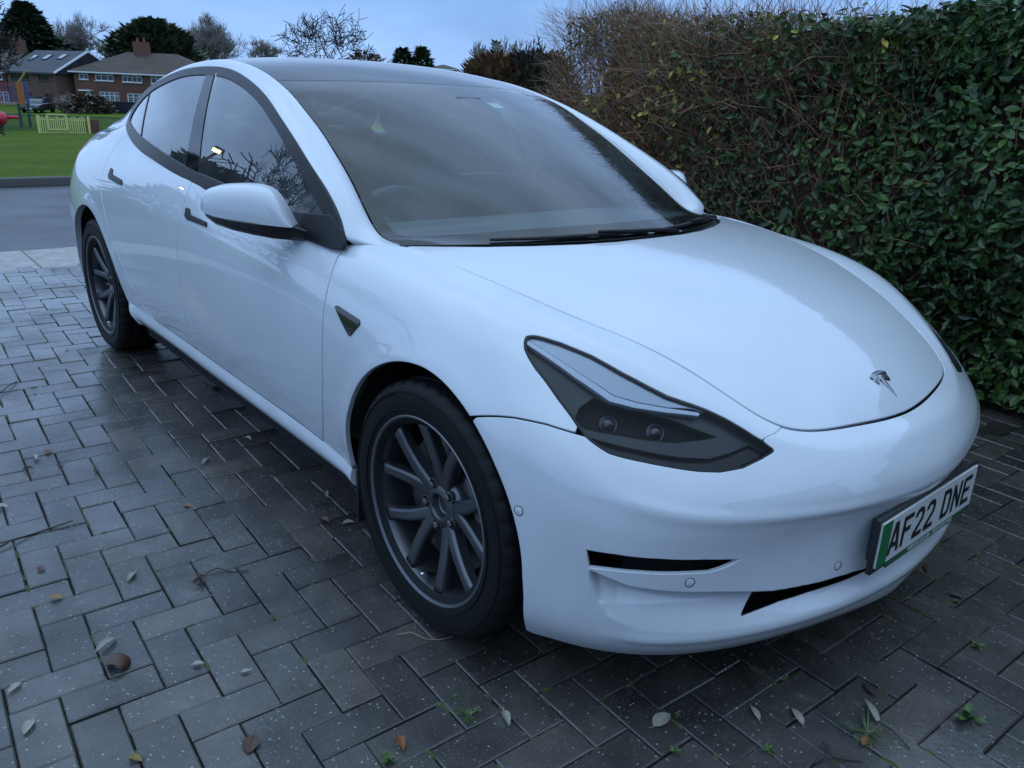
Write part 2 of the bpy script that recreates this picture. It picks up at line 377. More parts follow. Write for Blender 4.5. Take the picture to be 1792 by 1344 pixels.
alloy2 = mat('worn_alloy_lip', (.24,.25,.26), .36, .9)
steel = mat('brake_steel', (.20,.19,.18), .42, .9)
chrome = mat('chrome', (.62,.64,.66), .12, 1.0)
caliper_m = mat('caliper_grey', (.16,.165,.17), .5, .5)
w_glass = thin_glass('windscreen_glass', (.72,.84,.86), 1.52, 0., 0., 1.15)
s_glass = thin_glass('side_window_glass', (.46,.56,.56), 1.52, 0., .06, 1.6)
fog_m = bpy.data.materials.new('fogged_inner_face'); fog_m.use_nodes = True; _nt = fog_m.node_tree; _nt.nodes.clear()
_o = _nt.nodes.new('ShaderNodeOutputMaterial'); _mx = _nt.nodes.new('ShaderNodeMixShader'); _tr = _nt.nodes.new('ShaderNodeBsdfTransparent'); _df = _nt.nodes.new('ShaderNodeBsdfDiffuse'); _df.inputs[0].default_value = (.55,.78,.92,1)
_tc = _nt.nodes.new('ShaderNodeTexCoord'); _nz = _nt.nodes.new('ShaderNodeTexNoise'); _nz.inputs['Scale'].default_value = 2.6; _nz.inputs['Detail'].default_value = 4; _mr = _nt.nodes.new('ShaderNodeMapRange')
_mr.inputs[1].default_value = .35; _mr.inputs[2].default_value = .68; _mr.inputs[3].default_value = .03; _mr.inputs[4].default_value = .11
_nt.links.new(_tc.outputs['Object'], _nz.inputs['Vector']); _nt.links.new(_nz.outputs['Fac'], _mr.inputs[0]); _nt.links.new(_mr.outputs[0], _mx.inputs[0]); _nt.links.new(_tr.outputs[0], _mx.inputs[1]); _nt.links.new(_df.outputs[0], _mx.inputs[2]); _nt.links.new(_mx.outputs[0], _o.inputs[0])
d_glass = thin_glass('dark_tinted_glass', (.32,.36,.38), 1.52)
lens_m = thin_glass('headlight_lens', (.92,.95,.97), 1.42, 0., 0., .33)
roof_m = mat('black_roof_glass', (.010,.011,.013), .04, 0, .55)
frit_m = mat('black_frit', (.010,.009,.010), .35)
cabin = mat('cabin_dark_fabric', (.14,.14,.145), .8)
seat_m = mat('black_vegan_leather', (.10,.105,.11), .5)
dash_m = mat('dashboard_dark', (.20,.21,.22), .6)
wood_m = mat('dash_pale_strip', (.20,.17,.14), .45)
head_m = mat('headliner_grey', (.48,.48,.48), .9)
plate_w = mat('plate_white', (.62,.63,.62), .35, 0, .5)
plate_g = mat('plate_green', (.0,.15,.045), .35)
plate_k = mat('plate_black', (.008,.008,.008), .4)
holder_m = mat('plate_holder_plastic', (.015,.017,.02), .45)
holder_g = mat('plate_holder_green', (.01,.10,.045), .45)
led_m = mat('headlight_reflector', (.30,.33,.38), .28, .8)
hl_grey = mat('headlight_bezel_grey', (.022,.023,.026), .36, .2)
hl_dark = mat('headlight_black', (.004,.004,.005), .55, 0, .15)
red_lens = mat('tail_light_red', (.30,.008,.01), .1, 0, .5, 1.0)

car = empty('parked_car', (0,0,0)); tag(car, 'glossy white electric saloon parked on the block paved driveway', 'car')

# ------------------------------------------------------------------ shell displacement (arch flares, bumper recess)
RID = np.array([(.40,.60),(.521,.616),(.596,.645),(.69,.659),(.79,.672),(.932,.701),(1.058,.711),(1.206,.716),(1.43,.718)])
BOT = np.array([(.40,.738),(.59,.740),(.63,.748),(.747,.752),(.871,.754),(1.004,.757),(1.43,.757)])
LEF = np.array([(.50,.50),(.503,.557),(.515,.612),(.521,.649),(.539,.707),(.557,.726),(.59,.738),(.63,.76)])
SLOT = [(.503,.557),(.563,.549),(.651,.545),(.747,.551),(.80,.5605),(.841,.570),(.817,.589),(.795,.599),(.768,.607),(.708,.604),(.614,.603),(.551,.607),(.515,.612)]
OPEN = [(.862,.7425),(.868,.7355),(.884,.7265),(.905,.718),(.935,.7125),(.975,.7145),(1.058,.7215),(1.206,.7265),(1.5,.7285),(1.5,.7395),(1.206,.7385),(1.065,.7365),(.975,.7365),(.91,.7395)]
SLIT = [(.540,.709),(.552,.7245),(.578,.7375),(.590,.7405),(.566,.7285),(.550,.715)]
def arch_r(x, z, cx):
    th = np.degrees(np.arctan2(z-.338, x-cx)); th = np.where(th < -90, th+360, th)
    if cx == 0: return np.interp(th, [-40,-25,-8,0,40,70,90,132,153,172,190,220], [.392,.386,.374,.367,.365,.371,.378,.381,.384,.399,.413,.44])
    return np.interp(th, [-40,-22,-14,-6,2,30,90,150,180,200,220], [.56,.50,.46,.415,.390,.388,.398,.402,.394,.40,.41])
def sstep(a, b, x): t = np.clip((x-a)/(b-a), 0, 1); return t*t*(3-2*t)
def shell_d(U, Vv, bumper=False):
    X = shell(U, Vv)
    du = np.gradient(X, axis=0); dv = np.gradient(X, axis=1); N = np.cross(du, dv); N /= np.linalg.norm(N, axis=-1, keepdims=True)+1e-12
    if N[len(U)//2, len(Vv)//3, 1] > 0: N = -N
    d = np.zeros(X.shape[:2])
    for cx in (0, -2.875):
        rr = np.hypot(X[...,0]-cx, X[...,2]-.338)-arch_r(X[...,0], X[...,2], cx)
        d += .007*np.exp(-(np.maximum(rr,0)/.040)**2)*(np.abs(X[...,0]-cx) < .7)
    UU, VV = np.meshgrid(U, Vv, indexing='ij')
    # swage under the belt: the doors break just below the handles
    if bumper:
        vr = np.interp(UU, RID[:,0], RID[:,1]); vb = np.interp(UU, BOT[:,0], BOT[:,1]); ul = np.interp(VV, LEF[:,1], LEF[:,0])
        q = np.clip((VV-vr)/(vb-vr), 0, 1)
        d0 = np.interp(UU, [.5,.6,.9,1.1,1.43], [.036,.058,.062,.062,.062])
        rec = d0*(1-q)**1.15*sstep(0, .012, VV-vr)*sstep(.000, .012, UU-ul)*(VV < vb)
        d -= rec
        d += .0055*np.exp(-((VV-.766)/.011)**2)*sstep(.52,.66,UU)      # crisp upper edge of the lip
        d += .0050*np.exp(-((VV-.398)/.026)**2)*sstep(.44,.62,UU)*(1-.6*sstep(.95,1.3,UU))
    return X+N*d[...,None]

# ------------------------------------------------------------------ side panels
U1 = np.arange(-3.72, .905, .0125); V1 = np.unique(np.r_[np.arange(0, .715, .0085), .715, np.linspace(.715, .83, 14)])
side = grid_patch(shell_d(U1, V1), U1, V1)
if side.N[len(side.N)//2][1] > 0: side.N = -side.N; side.F = [f[::-1] for f in side.F]
def arches(p): 
    a = np.hypot(p.V[:,0], p.V[:,2]-.338)-arch_r(p.V[:,0], p.V[:,2], 0); b = np.hypot(p.V[:,0]+2.875, p.V[:,2]-.338)-arch_r(p.V[:,0], p.V[:,2], -2.875)
    return np.minimum(a, b)
FD = [(-.53,-.05),(-.524,.096),(-.499,.221),(-.495,.285),(-.494,.354),(-.505,.493),(-.535,.60),(-.565,.66),(-.605,.718),(-1.655,.718),(-1.648,.601),(-1.632,.46),(-1.630,.354),(-1.606,.185),(-1.60,.08),(-1.61,-.05)]
RD = [(-1.61,-.05),(-1.60,.08),(-1.606,.185),(-1.630,.354),(-1.632,.46),(-1.648,.601),(-1.655,.718),(-2.12,.718),(-2.18,.713),(-2.237,.697),(-2.288,.655),(-2.346,.589),(-2.427,.505),(-2.497,.437),(-2.566,.362),(-2.640,.287),(-2.688,.235),(-2.718,.18),(-2.722,.13),(-2.71,.06),(-2.70,-.05)]
HL = [(.198,.15),(.210,.139),(.225,.135),(.267,.131),(.337,.135),(.412,.152),(.472,.16),(.518,.164),(.551,.16),(.605,.152),(.672,.146),(.726,.146),(.796,.152),(.838,.166),(.844,.173),(.841,.181),(.811,.21),(.768,.243),(.717,.264),(.666,.275),(.602,.285),(.557,.293),(.515,.302),(.491,.306),(.472,.304),(.448,.3),(.43,.295),(.388,.275),(.343,.258),(.3,.239),(.267,.225),(.237,.206),(.216,.187),(.204,.168)]
FE = [(-.53,-.05),(-.524,.096),(-.499,.221),(-.495,.285),(-.494,.354),(-.505,.493),(-.535,.60),(-.565,.66),(-.605,.718),(-.2,.718),(0,.6),(.182,.395),(.288,.345),(.355,.318),(.43,.297),(.5,.23),(.75,.2),(.796,.152),(.871,.0),(.9,-.05)]
TRI = [(-.446,.258),(-.425,.258),(-.31,.27),(-.303,.278),(-.343,.322),(-.352,.320)]
g = .0040
ar = arches(side)
sides = [car, car]
fdoor = clip(side, np.minimum(sdf(side.C, FD)-g, ar))
rdoor = clip(side, np.minimum(sdf(side.C, RD)-g, ar))
fend = clip(side, np.minimum.reduce([sdf(side.C, FE)-g, ar, -sdf(side.C, HL)-.0028, -sdf(side.C, TRI)-.001]))
BS = FD[:9]+[(-.2,.718),(-.2,.9),(-3.75,.9),(-3.75,-.05)]
bside = clip(side, np.minimum.reduce([sdf(side.C, BS)-.0, -sdf(side.C, FD)-g, -sdf(side.C, RD)-g, ar, -sdf(side.C, [(-3.50,.115),(-3.50,.24),(-3.9,.30),(-3.9,.10)])-.001]))
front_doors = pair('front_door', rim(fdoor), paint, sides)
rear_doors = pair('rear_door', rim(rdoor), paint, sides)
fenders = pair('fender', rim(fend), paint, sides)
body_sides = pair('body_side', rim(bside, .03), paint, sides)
# dark inner shell seen through the shut lines
inner = clip(offset(side, -.016), np.minimum(ar-.012, .70-side.C[:,1]))
inner = clip(inner, np.minimum(-sdf(inner.C, HL)-.006, np.where(inner.C[:,1] > .35, .44-inner.C[:,0], 1.)))
pair('inner_shell', inner, void_m, sides)
# side repeater camera
tri = clip(side, sdf(side.C, TRI)-.0005); reps = pair('side_repeater', rim(offset(tri, .004), .012), bl_gloss, sides)

# ------------------------------------------------------------------ front bumper
U2 = np.r_[np.arange(.10,.48,.006), np.arange(.48, 1.4301, .0032)]; U2[-1] = 1.43; V2 = np.r_[np.arange(0, .53, .0085), np.arange(.53, .77, .0026), np.arange(.77, .8301, .005)]
V2[-1] = .83
bx_ = shell_d(U2, V2, True); bx_[-1,:,1] = 0
bump_p = grid_patch(bx_, U2, V2)
if bump_p.N[len(bump_p.N)//2][0] < 0: bump_p.N = -bump_p.N; bump_p.F = [f[::-1] for f in bump_p.F]
_c = np.abs(bump_p.V[:,1]) < 1e-6; bump_p.N[_c,1] = 0; bump_p.N[_c] /= np.linalg.norm(bump_p.N[_c], axis=1, keepdims=True)
BU = [(0,.6),(.182,.395),(.288,.345),(.355,.318),(.43,.297),(.5,.23),(.75,.2),(.796,.152),(.871,.0),(.9,-.05),(1.6,-.05),(1.6,.9),(0,.9)]
bc = clip(bump_p, np.minimum.reduce([sdf(bump_p.C, BU)-g, arches(bump_p), -sdf(bump_p.C, HL)-.0028, -sdf(bump_p.C, SLOT), -sdf(bump_p.C, OPEN)]))
bc = clip(bc, bc.C[:,1]-.0040)
bc = rim(bc, .010, .0022)
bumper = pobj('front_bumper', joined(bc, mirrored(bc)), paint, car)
# dark cavities behind the intakes
Ub = np.arange(.46, 1.4301, .02); Ub[-1] = 1.43; Vb = np.linspace(.50, .80, 16)
back = grid_patch(shell(Ub, Vb), Ub, Vb)
if back.N[40][0] < 0: back.N = -back.N; back.F = [f[::-1] for f in back.F]
_d = back.V-np.array([.05,0,0]); _d[:,2] = 0; _d /= np.linalg.norm(_d, axis=1, keepdims=True); back.V = back.V-_d*.13
pobj('intake_backing', joined(back, mirrored(back)), void_m, bumper)
# slot floors: black plastic blades inside the corner slots
sl = clip(offset(bump_p, -.045), sdf(bump_p.C, [(a, b) for a, b in SLOT])+.03); pair('intake_slot', sl, bl_plastic, [bumper, bumper])

# ------------------------------------------------------------------ headlights
hl_grid = grid_patch(shell(np.arange(.18, .87, .0032), np.arange(.11, .325, .0028)), np.arange(.18, .87, .0032), np.arange(.11, .325, .0028))
if hl_grid.N[len(hl_grid.N)//2][2] < 0: hl_grid.N = -hl_grid.N; hl_grid.F = [f[::-1] for f in hl_grid.F]
hs = sdf(hl_grid.C, HL)
hl_emp = [empty('headlight', (0,0,0), 0, car) for _ in range(2)]
pair('lens', clip(offset(hl_grid, .0005), hs-.0008), lens_m, hl_emp)
pair('seal', rim(clip(offset(hl_grid, -.0012), np.minimum(hs-.0006, .0040-hs)), .02, .001), bl_satin, hl_emp)
PROJ = [(.397,.214),(.427,.214),(.466,.208),(.554,.193),(.611,.192),(.680,.186),(.650,.206),(.596,.232),(.542,.247),(.488,.260),(.424,.279),(.394,.275),(.386,.245)]
LOW = [(.425,.291),(.436,.287),(.527,.268),(.614,.252),(.681,.235),(.726,.208),(.77,.168),(.90,.168),(.90,.34),(.43,.34)]
GUIDE = [(.205,.158),(.34,.1905),(.43,.206),(.478,.200),(.536,.186),(.600,.166),(.600,.1725),(.536,.1935),(.478,.2085),(.43,.216),(.34,.2005),(.210,.168)]
TOPR = [(.19,.14),(.22,.09),(.60,.09),(.61,.158),(.58,.164),(.536,.184),(.478,.198),(.43,.2045),(.34,.189),(.205,.156)]
sP, sL, sG, sT = (sdf(hl_grid.C, q) for q in (PROJ, LOW, GUIDE, TOPR))
bez = clip(offset(hl_grid, -.022), np.minimum.reduce([hs+.004, -sP, -sL, -sT]))
pair('bezel', rim(bez, .02, .003), hl_grey, hl_emp)
pair('reflector', rim(clip(offset(hl_grid, -.007), np.minimum(hs+.012, sT-.002)), .016, .002), led_m, hl_emp)
pair('light_guide', rim(clip(offset(hl_grid, -.006), np.minimum(hs-.004, sG)), .012, .002), mat('clear_light_guide', (.40,.44,.50), .15, .3), hl_emp)
pair('projector_bay', rim(clip(offset(hl_grid, -.05), sP+.012), .002, .001), hl_dark, hl_emp)
pair('lower_bay', rim(clip(offset(hl_grid, -.034), np.minimum(hs+.004, sL+.008)), .002, .001), hl_dark, hl_emp)
pair('indicator_strip', rim(clip(offset(hl_grid, -.026), np.minimum(hs-.012, sL-.012)), .006, .003), mat('indicator_dark', (.010,.010,.012), .3, .1, .3), hl_emp)
for k, hp in enumerate(hl_emp):
    sg = 1 if k == 0 else -1
    for (u_, v_) in ((.455,.242),(.545,.221)):
        X0 = shell(np.array([u_, u_+.01]), np.array([v_, v_+.01])); n = np.cross(X0[1,0]-X0[0,0], X0[0,1]-X0[0,0]); n /= np.linalg.norm(n); n = n if n[2] > 0 else -n
        fw = Vector((.75,-.35,.45)).normalized(); c = Vector(X0[0,0])-Vector(n)*.042
        M = Matrix.Translation(c) @ fw.to_track_quat('Z','Y').to_matrix().to_4x4()
        mb = MB().lathe([(.0005,.008),(.008,.007),(.014,.003),(.016,-.003),(.018,-.003),(.019,.001),(.020,-.012)], 24, M)
        if sg < 0: mb.V = [(a,-b,c_) for a,b,c_ in mb.V]; mb.F = [f[::-1] for f in mb.F]
        mb.build('projector', mat('projector_glass', (.012,.013,.016), .06, .0, .5, .6), hp, True)

# ------------------------------------------------------------------ hood
hx = np.arange(-.42, .745, .010); hy = np.linspace(0, .76, 72)
HX, HY = np.meshgrid(hx, hy, indexing='ij')
hgrid = grid_patch(np.stack([HX, -HY, hoodz(HX, HY)], -1), hx, -hy)
if hgrid.N[50][2] < 0: hgrid.N = -hgrid.N; hgrid.F = [f[::-1] for f in hgrid.F]
hgrid.N[np.abs(hgrid.V[:,1]) < 1e-6, 1] = 0
_ut = np.linspace(-.40, 1.43, 120); _T = ROW(_ut).reshape(-1, NR, 3)[:, 0, :2]*[1,-1]
HREAR = [(-.395,-.73),(-.365,-.700),(-.312,-.632),(-.246,-.537),(-.188,-.419),(-.138,-.283),(-.112,-.15),(-.106,0)]
hood_poly = [tuple(a) for a in _T]+[(_T[-1][0], .05),(-.106,.05)]+HREAR[::-1]
hd = clip(hgrid, sdf(hgrid.C, hood_poly)-.0062)
hd = rim(hd, .016, .003)
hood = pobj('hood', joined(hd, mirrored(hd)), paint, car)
hin = clip(offset(hgrid, -.02), sdf(hgrid.C, hood_poly)+.03); pobj('hood_underside', joined(hin, mirrored(hin)), void_m, hood)
# fender gutter under the hood gap is the inner shell; cowl panel at the windscreen foot
# emblem
def hood_pt(x, y, h=.0): return Vector((x, y, float(hoodz(np.array(x), np.array(y)))+h))
ems = MB()
def em_poly(pts):
    n = len(pts); V = [hood_pt(.697-b, a, .0045) for a, b in pts]+[hood_pt(.697-b, a, -.004) for a, b in pts]
    ems.add(V, [tuple(range(n))]+[(i, n+i, n+(i+1)%n, (i+1)%n) for i in range(n)])
def arc(y0, r, w, a0, a1, n=10):
    o = []
    for i in range(n+1):
        a = a0+(a1-a0)*i/n; o.append((r*math.sin(a), y0+r*math.cos(a)))
    return o
_o = arc(-.034, .096, 0, -.42, .42); _i = arc(-.034, .0885, 0, .40, -.40)
em_poly(_o+_i)
_o = arc(-.034, .0845, 0, -.40, -.13, 5); em_poly(_o+[(-.006,.0465),(.0,.002),(.006,.0465)]+arc(-.034, .0845, 0, .13, .40, 5)+[(.029,.034),(.020,.036),(.010,.042),(.0045,.037),(0,-.002),(-.0045,.037),(-.010,.042),(-.020,.036),(-.029,.034)])
emb = ems.build('emblem', mat('dark_chrome_emblem', (.42,.43,.44), .14, 1.0), hood)

# ------------------------------------------------------------------ greenhouse top: windscreen, roof glass, rear window, boot lid
TREAR = tk[12]+.12; TRW = tk[16]+.05
def top_patch(t0, t1, s_max, nt, ns, d=0.):
    t = np.linspace(t0, t1, nt); s = np.linspace(-s_max, s_max, ns)
    A, B = np.meshgrid(t, s, indexing='ij'); p = grid_patch(top(A, B), t, s)
    if p.N[len(p.N)//2][2] < 0: p.N = -p.N; p.F = [f[::-1] for f in p.F]
    return offset(p, d) if d else p
ws_p = top_patch(.0, TSEAM-.003, .993, 80, 90)
windscreen = pobj('windscreen', rim(ws_p, .005, .0015, False), w_glass, car)
fr_p = top_patch(.0, TSEAM-.003, .990, 140, 160, -.005)
def rr_box(P, cx, cy, hx_, hy_, r):
    q = np.abs(P-np.array([cx,cy]))-np.array([hx_-r, hy_-r]); return r-np.linalg.norm(np.maximum(q,0),axis=1)-np.minimum(np.max(q,axis=1),0)
_m = fr_p.C*[1,.70]                                 # roughly metric
inn = rr_box(_m, (.086+.965)/2, 0, (.965-.086)/2, .665, .055)
camp = sdf(fr_p.C, [(1.1,-.17),(.80,-.10),(.795,.09),(1.1,.14)])*.6   # black patch round the camera at the top
ip = clip(offset(fr_p, -.004), inn+.02); pobj('inner_pane', ip, fog_m, windscreen)      # fogged inner face of the laminated screen
frit = clip(fr_p, np.maximum(-inn, camp)); pobj('frit', frit, frit_m, windscreen)
roof = pobj('roof_glass', rim(top_patch(TSEAM+.003, TREAR-.003, .993, 90, 80), .012, .002, False), roof_m, car)
roofin = top_patch(TSEAM-.02, TREAR+.1, .99, 30, 30, -.03); roofin.F = [f[::-1] for f in roofin.F]; roofin.N = -roofin.N
pobj('headliner', roofin, head_m, roof)
rwin = pobj('rear_window', rim(top_patch(TREAR+.003, TRW-.003, .993, 60, 60), .008, .002, False), d_glass, car)
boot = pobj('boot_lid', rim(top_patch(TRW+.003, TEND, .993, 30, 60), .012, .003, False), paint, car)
# cant rail: white strip from the A-pillar foot over the doors into the C-pillar
Dk = np.array([(-.515,.790,.9085),(-.531,.815,.945),(-.60,.803,1.001),(-.725,.786,1.075),(-.845,.769,1.131),(-.955,.751,1.178),(-1.08,.729,1.228),(-1.215,.703,1.274),(-1.35,.681,1.313),(-1.505,.661,1.346),(-1.70,.645,1.372),(-1.90,.641,1.378),(-2.2,.643,1.362),(-2.5,.651,1.312),(-2.75,.668,1.225),(-2.93,.690,1.100),(-3.25,.651,1.080),(-3.5,.628,1.061),(-3.70,.575,1.046)])
DC = nspline(tk, Dk)
tt = np.linspace(0, TEND, 240); ss = np.linspace(0, 1, 18)
Ed = EC(tt)*[1,-1,1]; Dd = DC(tt)*[1,-1,1]; tan = np.gradient(Ed, axis=0)
on = np.cross(Dd-Ed, tan); on /= np.linalg.norm(on, axis=1, keepdims=True)
on[on[:,2] < 0] *= -1; on = np.where((on[:,1] > .3)[:,None], -on, on)
wdt = np.linalg.norm(Dd-Ed, axis=1)
ctl = (Ed+Dd)/2+on*(wdt*.24*sstep(.02, .30, tt))[:,None]
S_ = ss[None,:,None]; strip_X = Ed[:,None]*(1-S_)**2+2*S_*(1-S_)*ctl[:,None]+S_**2*Dd[:,None]
strip = grid_patch(strip_X, tt, ss)
if strip.N[len(strip.N)//2][2] < 0: strip.N = -strip.N; strip.F = [f[::-1] for f in strip.F]
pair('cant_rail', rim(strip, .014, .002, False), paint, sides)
# rear end: boot face and rear bumper (wraps round the tail)
U3 = np.linspace(-4.55, -3.72, 60); V3 = np.r_[np.linspace(0,.715,50), np.linspace(.73,.83,8)]
rx = shell(U3, V3); rx[0,:,1] = 0
rear = grid_patch(rx, U3, V3)
if rear.N[len(rear.N)//2][0] > 0: rear.N = -rear.N; rear.F = [f[::-1] for f in rear.F]
TL = [(-3.50,.115),(-3.50,.24),(-3.80,.285),(-4.25,.30),(-4.25,.21),(-3.9,.14),(-3.7,.11)]
rear_b = clip(rear, -sdf(rear.C, TL)-.002)
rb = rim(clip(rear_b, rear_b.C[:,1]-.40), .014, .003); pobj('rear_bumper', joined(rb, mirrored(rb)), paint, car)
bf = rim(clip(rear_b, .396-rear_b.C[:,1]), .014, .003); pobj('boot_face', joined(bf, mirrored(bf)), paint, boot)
U4 = np.linspace(-4.3, -3.36, 70); V4 = np.linspace(.09,.32,24); tg = grid_patch(shell(U4, V4), U4, V4)
if tg.N[len(tg.N)//2][0] > 0: tg.N = -tg.N; tg.F = [f[::-1] for f in tg.F]
pair('tail_light', rim(clip(offset(tg,.002), sdf(tg.C, TL)-.001), .02, .003), red_lens, sides)

# ------------------------------------------------------------------ side windows
DLO = [(-.509,.905),(-.531,.945),(-.638,1.028),(-.756,1.089),(-.888,1.149),(-1.045,1.213),(-1.223,1.276),(-1.406,1.325),(-1.617,1.363),(-1.785,1.376),(-1.978,1.376),(-2.168,1.364),(-2.391,1.332),(-2.60,1.286),(-2.72,1.235),(-2.785,1.18),(-2.80,1.135),(-2.775,1.105),(-2.704,1.085),(-2.48,1.048),(-2.095,1.010),(-1.663,.968),(-1.394,.951),(-1.0,.928),(-.7,.910),(-.56,.899)]
INN = [(-.60,.955),(-.664,.998),(-.786,1.065),(-.93,1.137),(-1.097,1.206),(-1.28,1.268),(-1.45,1.31),(-1.62,1.338),(-1.785,1.350),(-1.978,1.350),(-2.15,1.339),(-2.36,1.308),(-2.55,1.265),(-2.67,1.215),(-2.735,1.165),(-2.74,1.138),(-2.70,1.122),(-2.48,1.090),(-2.095,1.050),(-1.706,1.009),(-1.40,.990),(-1.1,.973),(-.8,.957)]
def smooth_poly(P, n=160, corner=()):
    P = np.array(P, float); k = len(P); e = np.r_[P[-3:], P, P[:3]]; t = np.r_[0, np.cumsum(np.sqrt(np.linalg.norm(np.diff(e, axis=0), axis=1)))]
    return nspline(t, e)(np.linspace(t[3], t[3+k], n, endpoint=False))
_f = DLO[:2]; DLO = [tuple(q) for q in smooth_poly(DLO)]
INN = [tuple(q) for q in smooth_poly(INN)]
gx = np.arange(-2.84, -.49, .011); gz = np.arange(.885, 1.40, .0095)
GX, GZ = np.meshgrid(gx, gz, indexing='ij'); gg = grid_patch(np.stack([GX, glass_y(GX, GZ), GZ], -1), gx, gz)
if gg.N[len(gg.N)//2][1] > 0: gg.N = -gg.N; gg.F = [f[::-1] for f in gg.F]
sD = sdf(gg.C, DLO); sI = sdf(gg.C, INN)
def xline(a, b): return lambda P: (P[:,0]-(a[0]+(P[:,1]-a[1])*(b[0]-a[0])/(b[1]-a[1])))     # >0 forward of the line
lA = xline((-1.706,1.008),(-1.861,1.342)); lB = xline((-1.563,.996),(-1.779,1.345)); lQ = xline((-2.38,1.077),(-2.529,1.258)); lS = xline((-.80,.957),(-.86,1.12))
for k in range(2):
    mir_ = (lambda p: p) if k == 0 else mirrored
    pobj('window_trim', mir_(rim(clip(offset(gg, .004), np.minimum(sD-.0015, .004-sI)), .012, .004)), bl_satin, body_sides[k])
    pobj('side_window', mir_(clip(gg, np.minimum(sI+.002, lB(gg.C)-.002))), s_glass, front_doors[k])
    pobj('side_window', mir_(clip(gg, np.minimum.reduce([sI+.002, -lA(gg.C)-.002, lQ(gg.C)-.002]))), s_glass, rear_doors[k])
    pobj('quarter_window', mir_(clip(gg, np.minimum(sI+.002, -lQ(gg.C)-.002))), s_glass, rear_doors[k])
    pobj('pillar_cover', mir_(rim(clip(offset(gg, .003), np.minimum.reduce([sI+.001, lA(gg.C)-.001, -lB(gg.C)-.001])), .01, .001)), roof_m, front_doors[k])
    pobj('window_divider', mir_(rim(clip(offset(gg, .003), np.minimum(sI+.001, .006-np.abs(lQ(gg.C)))), .006, .001)), bl_satin, rear_doors[k])
    # belt joint between the doors, dark gap in the trim
    jb = clip(offset(gg, .0052), np.minimum.reduce([sD-.002, -sI-.002, .0018-np.abs(gg.C[:,0]+1.60), 1.02-gg.C[:,1]])); pobj('trim_joint', mir_(jb), void_m, body_sides[k])

# ------------------------------------------------------------------ door handles (flush, black)
HR = [(-2.604,.160),(-2.566,.160),(-2.545,.180),(-2.372,.172),(-2.356,.192),(-2.575,.205),(-2.596,.196)]
HF = [(-1.566,.133),(-1.530,.133),(-1.508,.156),(-1.356,.158),(-1.345,.178),(-1.535,.182),(-1.558,.172)]
for poly, doors in ((HR, rear_doors), (HF, front_doors)):
    c_ = np.mean(poly, 0)
    sub = grid_patch(shell(np.linspace(c_[0]-.16, c_[0]+.16, 90), np.linspace(c_[1]-.05, c_[1]+.05, 40)), np.linspace(c_[0]-.16, c_[0]+.16, 90), np.linspace(c_[1]-.05, c_[1]+.05, 40))
    if sub.N[100][1] > 0: sub.N = -sub.N; sub.F = [f[::-1] for f in sub.F]
    pair('handle_recess', clip(offset(sub, .0012), sdf(sub.C, poly)+.002), void_m, doors)
    pair('handle', rim(clip(offset(sub, .0045), sdf(sub.C, poly)-.002), .003, .0015), bl_satin, doors)

